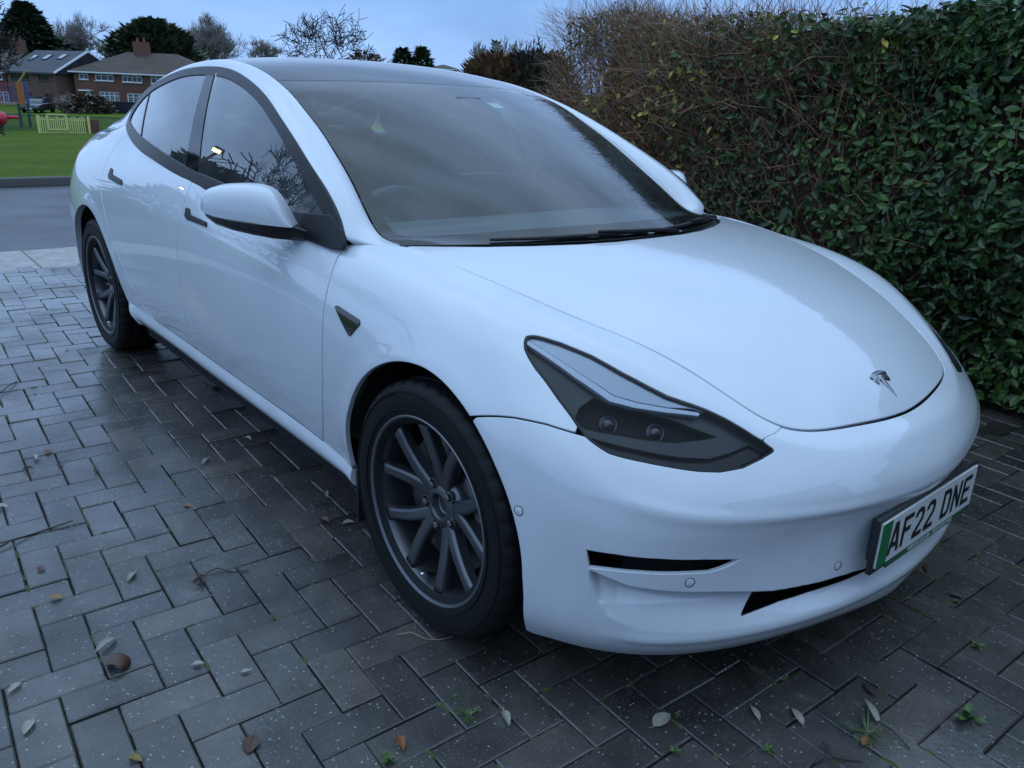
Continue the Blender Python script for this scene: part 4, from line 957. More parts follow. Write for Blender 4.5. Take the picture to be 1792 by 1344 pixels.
_mx = nd(brick_m,'SeparateXYZ'); lk(brick_m, _gp, _mx.inputs[0])
far_moss = nd(brick_m,'MapRange'); far_moss.inputs[1].default_value = -1.6; far_moss.inputs[2].default_value = -4.2; far_moss.inputs[3].default_value = 0; far_moss.inputs[4].default_value = .30; lk(brick_m, _mx.outputs[0], far_moss.inputs[0])
_c = mixc(brick_m, math_(brick_m,'MULTIPLY', far_moss.outputs[0], ramp(brick_m, noise(brick_m, 4, 5, .65, _gp), [(.42,(0,0,0)),(.62,(1,1,1))])), _c, (.085,.095,.060))
lk(brick_m, _c, bsdf(brick_m).inputs['Base Color'])
lk(brick_m, ramp(brick_m, noise(brick_m, 3.2, 4, .6, _gp), [(.30,(.14,.14,.14)),(.50,(.25,.25,.25)),(.75,(.42,.42,.42))]), bsdf(brick_m).inputs['Roughness'])
_h = math_(brick_m,'ADD', noise(brick_m, 260, 3, .75, _gp), math_(brick_m,'MULTIPLY', noise(brick_m, 14, 2, .5, _gp), .35))
bump(brick_m, _h, .7, .0035)
# film of rain water lying on the blocks in patches
lk(brick_m, ramp(brick_m, noise(brick_m, 2.4, 4, .6, _gp), [(.34,(.3,.3,.3)),(.60,(1,1,1))]), bsdf(brick_m).inputs['Coat Weight'])
bsdf(brick_m).inputs['Coat Roughness'].default_value = .13
_b2 = nd(brick_m,'Bump'); _b2.inputs['Strength'].default_value = .25; _b2.inputs['Distance'].default_value = .003; lk(brick_m, noise(brick_m, 90, 3, .6, _gp), _b2.inputs['Height']); lk(brick_m, _b2.outputs[0], bsdf(brick_m).inputs['Coat Normal'])
joint_m = mat('mossy_joint_sand', (.03,.03,.02), .95)
_gp = geopos(joint_m)
_mj = nd(joint_m,'SeparateXYZ'); lk(joint_m, _gp, _mj.inputs[0])
_mm = nd(joint_m,'MapRange'); _mm.inputs[1].default_value = -1.2; _mm.inputs[2].default_value = -3.8; _mm.inputs[3].default_value = 0.; _mm.inputs[4].default_value = .20; lk(joint_m, _mj.outputs[0], _mm.inputs[0])
_f = math_(joint_m,'ADD', noise(joint_m, 5, 5, .7, _gp), _mm.outputs[0])
lk(joint_m, ramp(joint_m, _f, [(.46,(.016,.015,.014)),(.58,(.030,.050,.012)),(.78,(.095,.135,.022))]), bsdf(joint_m).inputs['Base Color']); bump(joint_m, noise(joint_m, 120, 4, .7, _gp), 1.0, .01)
drv = mesh_obj('driveway', [(-5.12,-7,-.011),(4.5,-7,-.011),(4.5,3.2,-.011),(-5.12,3.2,-.011)], [(0,1,2,3)], joint_m); drv['kind'] = 'structure'
ROT = R_(-3.3); cr_, sr_ = math.cos(ROT), math.sin(ROT); OX, OY = -.568-.3*cr_, -1.583-.3*sr_
def block(ln, wd):
    "chamfered block, top at 0"
    a, b = ln/2-.0015, wd/2-.0015; c = .0034
    V = [(x*a, y*b, -.03) for x, y in ((-1,-1),(1,-1),(1,1),(-1,1))]+[(x*a, y*b, -.0030) for x, y in ((-1,-1),(1,-1),(1,1),(-1,1))]+[(x*(a-c), y*(b-c), 0) for x, y in ((-1,-1),(1,-1),(1,1),(-1,1))]
    return V, [(0,1,5,4),(1,2,6,5),(2,3,7,6),(3,0,4,7),(4,5,9,8),(5,6,10,9),(6,7,11,10),(7,4,8,11),(8,9,10,11)]
bV, bF = block(.2,.1)
bmesh_shared = bpy.data.meshes.new('brick'); bmesh_shared.from_pydata(bV, [], bF); bmesh_shared.materials.append(brick_m); bmesh_shared.update()
cam_M = _M.transposed()
def to_px(p):
    q = cam_M @ (Vector(p)-_C)
    return None if q.z > -.05 else (896+1382.978*q.x/-q.z, 672-1382.978*q.y/-q.z, -q.z)
cand = []
for a in range(-62, 48):
    for b in range(-62, 62):
        c = (a-b) % 4
        if c == 0: cx, cy, r = a+1.0, b+.5, 0
        elif c == 3: cx, cy, r = a+.5, b+1.0, 1
        else: continue
        x = OX+(cx*cr_-cy*sr_)*.1; y = OY+(cx*sr_+cy*cr_)*.1
        if not (-5.16 < x < 2.6 and -4.6 < y < 2.7): continue
        q = to_px((x,y,0)); s = -1.
        under = (-3.3 < x < .62 and -.80 < y < .80)
        if q and -60 < q[0] < 1850 and 0 < q[1] < 1400 and not under: s = 1/q[2]
        cand.append((s, x, y, r))
cand.sort(key=lambda t: -t[0])
sV = []; sF = []; sT = []
for i, (s, x, y, r) in enumerate(cand):
    rot = ROT+(R_(90) if r else 0)+R_(rnd.gauss(0,.35)); dz = rnd.gauss(0,.0013); tx, ty = R_(rnd.gauss(0,.35)), R_(rnd.gauss(0,.35)); tn = rnd.random()
    dx, dy = rnd.gauss(0,.0006), rnd.gauss(0,.0006)
    if i < 300:
        o = bpy.data.objects.new('brick', bmesh_shared); link(o, drv); o.location = (x+dx, y+dy, dz); o.rotation_euler = (tx, ty, rot); o['tone'] = tn
    else:
        Mx = Matrix.Translation((x+dx, y+dy, dz)) @ Matrix.Rotation(rot,4,'Z') @ Matrix.Rotation(tx,4,'X') @ Matrix.Rotation(ty,4,'Y')
        k = len(sV); sV += [Mx @ Vector(v) for v in bV]; sF += [tuple(j+k for j in f) for f in bF]; sT += [tn]*len(bV)
so = mesh_obj('brick_field', sV, sF, brick_m, drv); so['kind'] = 'stuff'
ta = so.data.attributes.new('tone', 'FLOAT', 'POINT'); ta.data.foreach_set('value', sT)
# plain edging beyond the built blocks
# tufts of moss standing in the joints towards the road
moss_m = mat('moss', (.06,.09,.015), .9); _gp = geopos(moss_m)
lk(moss_m, ramp(moss_m, noise(moss_m, 30, 3, .6, _gp), [(.35,(.030,.050,.010)),(.7,(.10,.125,.025))]), bsdf(moss_m).inputs['Base Color'])
mb = MB(); 
for i in range(30000):
    t = rnd.random()
    a = rnd.randint(-62,47); b = rnd.randint(-62,61); fx = rnd.random()
    along = rnd.random() < .75
    c = (a-b) % 4
    if along and c == 2: continue
    if (not along) and c == 1: continue
    gx_, gy_ = (a+fx, b) if along else (a, b+fx)
    x = OX+(gx_*cr_-gy_*sr_)*.1; y = OY+(gx_*sr_+gy_*cr_)*.1
    if not (-5.1 < x < 1.6 and -3 < y < 2.2): continue
    dens = .20+.60*min(1, max(0,(-x-1.5)/2.0))*(1 if y < .3 else .4)+(.35 if x > .3 else 0)
    if math.sin(x*3.1+y*1.7)+math.sin(y*4.3-x*1.1) < .4-1.4*dens or rnd.random() > dens: continue
    s_ = rnd.uniform(.005,.0105)*(1.4 if x < -2.2 else 1)
    d = Vector((cr_, sr_, 0)) if along else Vector((-sr_, cr_, 0)); w = Vector((-d.y, d.x, 0)); p = Vector((x,y,-.004)); l = rnd.uniform(.006,.022)
    h = rnd.uniform(.003,.0075)
    mb.add([p-d*l-w*s_*.5, p+d*l-w*s_*.5, p+d*l+w*s_*.5, p-d*l+w*s_*.5, p-d*l*.4+Vector((0,0,h)), p+d*l*.5+Vector((0,0,h))], [(0,1,5,4),(1,2,5),(2,3,4,5),(3,0,4)])
mo = mb.build('joint_moss', moss_m, None, True); tag(mo, 'green moss growing in the joints of the block paving', 'moss', None, 'stuff')

# ------------------------------------------------------------------ fallen leaves, twigs, weeds on the driveway
def leaf_mat(name, c1, c2, rough=.5):
    m = mat(name, c1, rough); p = objco(m)
    lk(m, mixc(m, ramp(m, noise(m, 60, 4, .6, p), [(.35,(0,0,0)),(.7,(1,1,1))]), c1, c2), bsdf(m).inputs['Base Color']); return m
LM = {'pale': leaf_mat('dry_leaf_pale', (.34,.32,.27), (.22,.20,.16)), 'brown': leaf_mat('dry_leaf_brown', (.10,.045,.028), (.05,.026,.018)), 'yellow': leaf_mat('dry_leaf_yellow', (.26,.17,.05), (.15,.09,.03)),
      'orange': leaf_mat('dry_leaf_orange', (.24,.09,.02), (.13,.05,.015)), 'dark': leaf_mat('dry_leaf_dark', (.045,.032,.026), (.025,.02,.017))}
def leaf_geo(L, W, curl, bend, n=8, stalk=.25):
    V = []; F = []
    for i in range(n+1):
        t = i/n; w = W*.5*math.sin(math.pi*min(1,t**.85))**.75*(1-.15*t)
        x = L*(t-.5); z = bend*math.sin(t*2.6)*L
        for j in (-1,-.5,0,.5,1): V.append((x, w*j*math.cos(curl*abs(j)), z+abs(j)**1.4*w*math.sin(curl)*1.0))
    for i in range(n):
        for j in range(4): F.append((i*5+j, (i+1)*5+j, (i+1)*5+j+1, i*5+j+1))
    k = len(V); r = W*.02+.0006                       # midrib and stalk
    for i in range(n+1):
        b = V[i*5+2]; V += [(b[0], b[1]-r, b[2]+.0002), (b[0], b[1], b[2]+r*1.4), (b[0], b[1]+r, b[2]+.0002)]
    for i in range(n):
        for j in range(2): F.append((k+i*3+j, k+(i+1)*3+j, k+(i+1)*3+j+1, k+i*3+j+1))
    k = len(V); e = V[2]
    V += [(e[0], -r, e[2]), (e[0], r, e[2]), (e[0]-L*stalk, r*.6+L*.05, e[2]+.003), (e[0]-L*stalk, -r*.6+L*.05, e[2]+.003), (e[0]-L*stalk*.5, L*.02, e[2]+r*2)]
    F += [(k,k+4,k+1),(k+1,k+4,k+2),(k+2,k+4,k+3),(k+3,k+4,k)]
    return V, F
def fallen(px, py, kind, L, W, rz, label, curl=.5, bend=.05, tilt=(0,0), group=None, lift=.004):
    V, F = leaf_geo(L, W, curl, bend); zmin = min(v[2] for v in V)
    o = mesh_obj('fallen_leaf', [(a,b,c-zmin) for a,b,c in V], F, LM[kind], None, True); p = on_ground(px, py)
    o.location = (p.x, p.y, lift); o.rotation_euler = (R_(tilt[0]), R_(tilt[1]), R_(rz)); tag(o, label, 'leaf', group or 'dead leaves scattered on the block paving'); return o
FL = [
 (186,1133,'pale',.066,.026,-60,'pale curled leaf leaning on the brown cupped leaf, lower left of paving',.6,.12),
 (230,1012,'pale',.052,.022,-38,'pale dry leaf with a stalk beside the dark dried sprig',.5,.10),
 (99,1048,'yellow',.036,.030,40,'small yellow brown leaf left of centre on the blue wet blocks',.3,.04),
 (25,1206,'pale',.040,.019,-50,'small pale oval leaf by the left edge of the picture, lower left',.3,.05),
 (50,1275,'pale',.048,.024,-30,'pale oval leaf in the bottom left corner of the paving',.3,.06),
 (439,1305,'brown',.052,.040,-35,'round flat brown leaf at the bottom edge, left of centre',.15,.02),
 (359,810,'pale',.062,.022,-42,'pale leaf on the paving between the left edge and the front wheel, upper one',.5,.1),
 (434,771,'pale',.050,.022,10,'pale leaf standing closest under the car door sill',.7,.15),
 (329,888,'orange',.030,.020,30,'little orange leaf alone in the middle of the left paving',.4,.05),
 (571,868,'pale',.055,.020,-28,'pale narrow leaf just left of the front wheel, higher of two',.5,.08),
 (610,917,'pale',.040,.026,65,'pale leaf touching the shadow of the front tyre',.5,.05),
 (568,915,'brown',.042,.034,20,'red brown leaf left of the front tyre',.8,.12),
 (84,793,'orange',.046,.020,-30,'reddish leaf in the upper left of the paving',.4,.04),
 (63,803,'pale',.060,.020,-5,'pale leaf next to the reddish leaf, upper left of paving',.6,.08),
 (105,815,'dark',.044,.018,-30,'dark leaf right of the pale one, upper left of paving',.5,.08),
 (50,823,'brown',.040,.022,50,'brown crumpled leaf lowest of the cluster in the upper left',.8,.12),
 (168,826,'dark',.040,.016,-25,'small dark leaf farther right of the upper left cluster',.4,.1),
 (72,998,'brown',.030,.022,0,'tiny brown leaf close to the left edge, above the yellow one',.3,.05),
 (4,889,'pale',.050,.026,40,'pale leaf cut by the left edge of the picture',.5,.06),
 (431,1177,'pale',.024,.014,70,'tiny pale leaf in the centre of the lower left paving',.4,.05),
 (347,1164,'pale',.028,.018,60,'tiny pale leaf right of the brown cupped leaf',.4,.05),
 (238,1331,'yellow',.034,.020,30,'yellow leaf on the bottom edge of the picture, left part',.5,.05),
 (702,1304,'orange',.046,.026,-20,'bright orange leaf at the bottom edge below the front wheel',.6,.1),
 (886,1260,'pale',.052,.022,-25,'pale leaf below the bumper corner, leftmost of the four in front of the car',.5,.1),
 (1158,1263,'pale',.060,.038,92,'broad pale leaf pointing at the camera in front of the bumper',.3,.05),
 (1321,1251,'pale',.046,.018,150,'small pale leaf right of the broad pale leaf, in front of the bumper',.5,.08),
 (1395,1257,'pale',.052,.022,150,'pale leaf left of the grass tuft in front of the bumper',.4,.08),
 (1525,1249,'pale',.078,.022,140,'long pale narrow leaf above the grass tuft',.6,.08),
 (1447,1314,'dark',.050,.016,160,'dark leaf on the bottom edge left of the grass tuft',.5,.08),
 (1513,1300,'orange',.030,.020,100,'small orange leaf at the foot of the grass tuft',.4,.08),
 (1520,1208,'dark',.046,.020,150,'dark wet leaf under the front lip of the bumper, right part',.3,.04),
 (118,612,'pale',.040,.024,0,'pale leaf on the mossy paving left of the rear wheel',.5,.08),
 (1672,1045,'dark',.040,.022,20,'dark leaf on the shaded paving below the number plate',.4,.08),
 (1620,995,'brown',.050,.014,120,'narrow brown leaf beside the tip of the bumper lip',.4,.06)]
for a in FL: fallen(*a[:7], a[7], a[8])
# big cupped brown leaf
V = []; F = []; n, k = 12, 9
for i in range(n+1):
    a = R_(-20+i*200/n)
    for j in range(k): 
        t = j/(k-1)-.5; V.append((.026*math.cos(a)*(1-.5*t*t), t*.040, .021*math.sin(a)*(1-.6*t*t)+.006))
F = [(i*k+j,(i+1)*k+j,(i+1)*k+j+1,i*k+j+1) for i in range(n) for j in range(k-1)]
o = mesh_obj('fallen_leaf', V, F, LM['brown'], None, True); p = on_ground(205,1168); o.location = (p.x,p.y,.0); o.rotation_euler = (0,0,R_(48)); md = o.modifiers.new('t','SOLIDIFY'); md.thickness = .0012
tag(o, 'large brown leaf curled up like a cup, lower left of paving', 'leaf', 'dead leaves scattered on the block paving')
def twig(pts, r, m, label):
    P = [on_ground(a,b) for a,b in pts]; Q = []
    for i,p in enumerate(P): Q.append((p.x,p.y,.006+.006*math.sin(i*1.9)))
    o = MB().tube(Q, [r*(1-.6*i/len(Q)) for i in range(len(Q))], 6).build('fallen_twig', m, None, True); tag(o, label, 'twig', 'twigs lying on the block paving'); return o
tw = mat('twig_bark', (.055,.045,.038), .8); tw2 = mat('dry_stem', (.26,.22,.15), .8)
twig([(-20,972),(20,952),(60,935),(90,925),(128,917)], .0035, tw, 'long thin twig entering from the left edge of the paving')
twig([(361,1006),(380,1000),(405,1002),(437,1000)], .0022, tw, 'short twig of the dark dried sprig in the middle of the left paving')
twig([(695,1114),(720,1113),(745,1120),(770,1121),(803,1118)], .0020, tw2, 'thin pale stem lying in front of the front tyre')
twig([(1535,1266),(1560,1285),(1592,1312)], .0024, tw, 'dark stick lying to the right of the grass tuft')
twig([(1425,1340),(1445,1328),(1480,1330),(1510,1334)], .003, tw, 'dark twig on the bottom edge below the grass tuft')
twig([(0,690),(15,680),(30,668)], .003, tw, 'short twig on the mossy paving near the left edge')
# dried sprig: several crumpled leaflets
sp_ = empty('dried_sprig', on_ground(352,1018)); tag(sp_, 'dark dried sprig with crumpled leaflets, middle of the left paving', 'sprig')
for i in range(6):
    V, F = leaf_geo(.036+.01*rnd.random(), .011, .7, .1); o = mesh_obj('leaflet', V, F, LM['dark' if i % 2 else 'brown'], sp_, True); o.location = (rnd.uniform(-.012,.012), rnd.uniform(-.012,.012), .010); o.rotation_euler = (R_(rnd.uniform(-15,15)), R_(rnd.uniform(-20,10)), R_(i*57))
weed_m = leaf_mat('weed_green', (.045,.10,.02), (.085,.15,.035)); grass_b = leaf_mat('grass_blade', (.05,.11,.025), (.10,.15,.04))
def weed(px, py, size, kind, label):
    p = on_ground(px, py); root = empty('weed', (p.x,p.y,-.004)); tag(root, label, 'weed', 'weeds growing in the paving joints')
    n = {'grass': 26, 'broad': 15, 'small': 9}[kind]
    for i in range(n):
        a = rnd.uniform(0,360); mb = MB()
        if kind == 'grass':
            l = size*rnd.uniform(.5,1); d = Vector((math.cos(R_(a)), math.sin(R_(a)), 0)); w = Vector((-d.y,d.x,0)); up = rnd.uniform(.3,.8)
            P = [d*(l*t)+Vector((0,0,up*l*(t-.65*t*t)*1.5)) for t in np.linspace(0,1,6)]
            V = []; 
            for t, q in zip(np.linspace(0,1,6), P): V += [q-w*.0016*(1-t*.9), q+w*.0016*(1-t*.9)]
            mb.add(V, [(2*i_,2*i_+1,2*i_+3,2*i_+2) for i_ in range(5)]); mb.build('blade', grass_b, root, True)
        else:
            L = size*rnd.uniform(.25,.42); V, F = leaf_geo(L, L*.72, .35, .06, 5, .7); o = mesh_obj('leaf', V, F, weed_m, root, True)
            r = size*rnd.uniform(.05,.5)*(.9 if kind == 'broad' else .8); o.location = (r*math.cos(R_(a)), r*math.sin(R_(a)), .006+rnd.uniform(0,.4)*size*.5); o.rotation_euler = (R_(rnd.uniform(-25,25)), R_(rnd.uniform(-30,5)), R_(a))
weed(1518,1284,.085,'grass','tuft of green grass in front of the car, right of the pale leaves')
weed(1692,1256,.075,'broad','clump of broad leaved weed near the bottom right corner')
weed(1709,1134,.040,'broad','small weed on the shaded paving at the right, below the number plate')
weed(1674,1056,.030,'small','tiny weed near the tip of the bumper lip')
weed(1183,1318,.034,'small','small weed on the bottom edge in front of the bumper, middle')
weed(1343,1313,.036,'small','small weed on the bottom edge left of the grass tuft')
weed(680,1332,.040,'broad','small weed on the bottom edge below the front wheel')
weed(820,1252,.040,'grass','little grass shoot in front of the front tyre')
weed(795,1222,.024,'small','tiny weed just below the front tyre')
weed(1187,1254,.022,'small','tiny weed beside the broad pale leaf')
weed(240,1328,.030,'small','tiny weed on the bottom edge of the left paving')

# ------------------------------------------------------------------ hedge along the drive
hedge = empty('hedge', (.3,2.4,0)); tag(hedge, 'tall clipped evergreen hedge beside the white car, bare and brown at its road end', 'hedge')
HO = Vector((.3,2.4,0))
def leafmat2(name, a, b, rough=.35):
    m = mat(name, a, rough, 0, .5); g1 = nd(m,'NewGeometry'); 
    c_ = mixc(m, g1.outputs['Random Per Island'], a, b)
    lk(m, mixc(m, 1.0, c_, ramp(m, noise(m, 2.6, 3, .6, g1.outputs['Position']), [(.34,(.55,.55,.55)),(.5,(1,1,1)),(.68,(1.7,1.6,1.3))]), 'MULTIPLY'), bsdf(m).inputs['Base Color']); return m
hl_m = leafmat2('hedge_leaf', (.016,.045,.012), (.060,.120,.024), .40)
hy_m = leafmat2('hedge_leaf_yellow', (.42,.38,.05), (.60,.50,.10), .5)
hs_m = leafmat2('privet_leaf', (.05,.08,.02), (.13,.15,.045), .5)
htw_m = mat('hedge_twig', (.10,.070,.055), .8)
gq = nd(htw_m,'NewGeometry'); lk(htw_m, mixc(htw_m, gq.outputs['Random Per Island'], (.14,.070,.040), (.42,.25,.15)), bsdf(htw_m).inputs['Base Color'])
def face_y(x, z):
    "front face of the hedge; bulges and hollows"
    return 1.93+.10*math.sin(x*1.9+.6)+.06*math.sin(x*4.3+z*3.1)+.05*math.sin(z*5.2-x*2.2)+.10*(1.0-z)**2*(1 if z < 1 else .3)-.05*min(1,max(0,(x+.2)/1.2))
def top_z(x): return 1.755+.035*math.sin(x*2.1+.5)+.025*math.sin(x*5.3+1)-.02*x
XL = -2.72
def evergreen(x, z):
    "share of evergreen leaves against bare twigs"
    return 1/(1+math.exp(-((x+1.25)*3.2-(z-1.15)*2.6+1.5*math.sin(z*4+x*2)*.35)))
# dark solid core, added behind the leaves to block light
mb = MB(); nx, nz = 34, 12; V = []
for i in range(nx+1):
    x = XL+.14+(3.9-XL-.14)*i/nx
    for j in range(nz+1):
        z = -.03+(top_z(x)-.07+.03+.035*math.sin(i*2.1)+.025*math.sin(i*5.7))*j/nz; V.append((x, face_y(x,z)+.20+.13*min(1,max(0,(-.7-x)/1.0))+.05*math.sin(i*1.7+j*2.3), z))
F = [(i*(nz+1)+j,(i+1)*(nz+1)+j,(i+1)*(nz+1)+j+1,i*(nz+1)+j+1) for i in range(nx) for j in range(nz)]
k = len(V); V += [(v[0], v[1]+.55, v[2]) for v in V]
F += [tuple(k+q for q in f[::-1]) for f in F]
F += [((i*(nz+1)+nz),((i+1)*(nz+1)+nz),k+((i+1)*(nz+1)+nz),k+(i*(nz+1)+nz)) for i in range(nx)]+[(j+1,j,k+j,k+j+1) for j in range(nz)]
core = mesh_obj('dark_core', [(a-HO.x,b-HO.y,c) for a,b,c in V], F, mat('hedge_inside', (.050,.028,.017), .95), hedge)
def leaf_shape(L, W):
    h = W*.18
    return [(-.5*L,0,0),(-.22*L,.42*W,h),(.12*L,.5*W,h),(.38*L,.26*W,h*.5),(.5*L,0,-.02*L),(.38*L,-.26*W,h*.5),(.12*L,-.5*W,h),(-.22*L,-.42*W,h),(-.2*L,0,0),(.14*L,0,.0)], [(0,8,1),(8,9,2,1),(9,4,3,2),(0,7,8),(7,6,9,8),(6,5,4,9)]
_lv, _lf = leaf_shape(1.,.5)
LV = np.array(_lv)
def frames(n):
    pass
big = []; G1 = [[],[],0]; G2 = [[],[],0]; G3 = [[],[],0]
def put(G, M, sc):
    k = G[2]; P = (np.array(M.to_3x3()) @ (LV*sc).T).T+np.array(M.translation); G[0].append(P); G[1].append([[i+k for i in f] for f in _lf]); G[2] += len(LV)
N1 = 28000; cnt = 0
while cnt < N1:
    x = rnd.uniform(XL, 2.6) if rnd.random() < .85 else rnd.uniform(-.6, 1.2); tz = top_z(x)
    onTop = rnd.random() < .14; hi = rnd.random() < .27
    if onTop: z = tz-rnd.uniform(0,.10)+abs(rnd.gauss(0,.030)); yy = face_y(x,tz)+rnd.uniform(.0,.5); nrm = Vector((rnd.gauss(0,.4), rnd.gauss(-.2,.4), 1))
    else: z = (.06+(tz-.06)*rnd.random()) if not hi else tz-rnd.uniform(0,.28); dep = abs(rnd.gauss(0,.085)); yy = face_y(x,z)+dep-.03; nrm = Vector((rnd.gauss(0,.75), -1, rnd.gauss(.45,.75)))
    e = evergreen(x, z); cnt += 1
    if x < XL+.15 and rnd.random() < .6: nrm = Vector((-1, rnd.gauss(-.3,.5), rnd.gauss(.4,.4)))
    if rnd.random() > e:
        if rnd.random() < .55:      # small remaining privet leaves
            M = Matrix.Translation(Vector((x,yy,z))-HO) @ nrm.normalized().to_track_quat('Z','Y').to_matrix().to_4x4() @ Matrix.Rotation(rnd.uniform(0,6.28),4,'Z')
            yel = rnd.random() < (.40 if (.85 < z < 1.5 and -2.45 < x < -1.2) else .03)
            put(G2 if yel else G3, M, rnd.uniform(.034,.058) if yel else rnd.uniform(.02,.036))
        continue
    nrm.normalize(); tip = Vector((rnd.gauss(0,.7), -.6, rnd.gauss(.15,.7))); tip = (tip-nrm*tip.dot(nrm)).normalized()
    w = nrm.cross(tip); Mr = Matrix((tip, w, nrm)).transposed().to_4x4(); M = Matrix.Translation(Vector((x,yy,z))-HO) @ Mr
    s = .028+.044*rnd.random()**1.3 if x > -1.0 else rnd.uniform(.032,.054)
    q = to_px((x,yy,z))
    if (not onTop) and q and 1250 < q[0] < 1785 and 60 < q[1] < 720 and yy < face_y(x,z)+.01 and s > .044 and len(big) < 300: big.append((M, s))
    else: put(G1, M, s)
lm = bpy.data.meshes.new('hedge_leaf'); lm.from_pydata(_lv, [], _lf); lm.materials.append(hl_m); lm.update()
hl_o = mat('hedge_leaf_single', (.03,.06,.02), .34); oi = nd(hl_o,'ObjectInfo'); lk(hl_o, mixc(hl_o, oi.outputs['Random'], (.016,.046,.012), (.070,.135,.028)), bsdf(hl_o).inputs['Base Color'])
lm.materials.clear(); lm.materials.append(hl_o)
for M, s in big:
    o = bpy.data.objects.new('leaf', lm); link(o, hedge); o.matrix_basis = M @ Matrix.Scale(s,4)
for G, nm, mm in ((G1,'evergreen_foliage',hl_m),(G2,'yellow_leaves',hy_m),(G3,'privet_foliage',hs_m)):
    o = mesh_obj(nm, np.concatenate(G[0]), [f for q in G[1] for f in q], mm, hedge); o['kind'] = 'stuff'
# twigs
mb = MB()
def twg(p, d, l, r, n=3, wob=.15):
    pts = [Vector(p)]; d = Vector(d).normalized()
    for i in range(n): d = (d+Vector((rnd.gauss(0,wob),rnd.gauss(0,wob),rnd.gauss(0,wob)))).normalized(); pts.append(pts[-1]+d*(l/n))
    mb.tube([q-HO for q in pts], [r*(1-.75*i/n) for i in range(n+1)], 3, False)
for i in range(20000):
    x = rnd.uniform(XL, -.2) if rnd.random() < .93 else rnd.uniform(-.2,2.4); tz = top_z(x); z = rnd.uniform(.15, tz)
    if rnd.random() < evergreen(x,z)*.88: continue
    twg((x, face_y(x,z)-.02+abs(rnd.gauss(0,.13)), z), (rnd.gauss(0,.6), rnd.gauss(-.25,.35), rnd.gauss(.7,.5)), rnd.uniform(.08,.28), rnd.uniform(.0012,.0028))
for i in range(5200):      # upright shoots along the top and over the end
    x = rnd.uniform(XL, 2.4); tz = top_z(x); twg((x, face_y(x,tz)+rnd.uniform(0,.5), tz-rnd.uniform(.02,.30)), (rnd.gauss(0,.28), rnd.gauss(0,.28), 1), rnd.uniform(.05,.15), rnd.uniform(.001,.002), 2, .12)
for i in range(1800):
    z = rnd.uniform(.3,1.85); twg((XL+rnd.uniform(-.03,.12), 2.0+rnd.uniform(-.1,.6), z), (-.7, rnd.gauss(-.2,.4), rnd.gauss(.6,.4)), rnd.uniform(.08,.2), rnd.uniform(.001,.002), 2)
for i in range(9):        # main stems
    x = XL+.2+i*.22; mb.tube([Vector((x+rnd.gauss(0,.03),2.15,0))-HO, Vector((x+rnd.gauss(0,.08),2.12+rnd.gauss(0,.05),.7))-HO, Vector((x+rnd.gauss(0,.12),2.12+rnd.gauss(0,.08),1.5))-HO], [.014,.010,.005], 5, False)
o = mb.build('twigs', htw_m, hedge); o['kind'] = 'stuff'
# litter strip at the hedge foot

# ================================================================== BACKGROUND beyond the road
def wallmat(name, c1, c2, scale=2.):
    m = mat(name, c1, .85); p = objco(m)
    br = nd(m,'TexBrick'); br.inputs['Scale'].default_value = 1.0; br.inputs['Brick Width'].default_value = .45; br.inputs['Row Height'].default_value = .15; br.inputs['Mortar Size'].default_value = .012
    br.inputs['Color1'].default_value = (*c1,1); br.inputs['Color2'].default_value = (*c2,1); br.inputs['Mortar'].default_value = (.16,.13,.11,1)
    sx = nd(m,'SeparateXYZ'); cb = nd(m,'CombineXYZ'); lk(m, p, sx.inputs[0]); lk(m, math_(m,'ADD',sx.outputs[0],sx.outputs[1]), cb.inputs[0]); lk(m, sx.outputs[2], cb.inputs[1]); lk(m, cb.outputs[0], br.inputs['Vector'])
    lk(m, mixc(m, .6, br.outputs[0], ramp(m, noise(m, .9, 4, .6, p), [(.3,(.5,.5,.5)),(.7,(1,1,1))]), 'MULTIPLY'), bsdf(m).inputs['Base Color']); return m
brick_w = wallmat('red_brick_wall', (.20,.066,.038), (.14,.048,.030))
brick_n = wallmat('brown_brick_wall', (.17,.085,.05), (.12,.06,.04))
def roofmat(name, c1, c2):
    m = mat(name, c1, .75); p = objco(m)
    lk(m, mixc(m, ramp(m, noise(m, .8, 5, .65, p), [(.35,(0,0,0)),(.65,(1,1,1))]), c1, c2), bsdf(m).inputs['Base Color']); return m
roof_b = roofmat('brown_tile_roof', (.045,.030,.023), (.075,.055,.034)); roof_g = roofmat('grey_slate_roof', (.050,.054,.065), (.062,.066,.078)); roof_d = roofmat('dark_tile_roof', (.045,.038,.030), (.07,.06,.04))
upvc = mat('white_window_frame', (.72,.74,.76), .4); pane_m = mat('window_pane', (.02,.025,.03), .06, 0, .6); clad = mat('slate_cladding', (.05,.055,.065), .7); door_m = mat('brown_door', (.06,.03,.02), .5); render_m = mat('tan_tile_hanging', (.30,.20,.11), .8)
navy = mat('dark_navy_wall', (.018,.022,.032), .6)
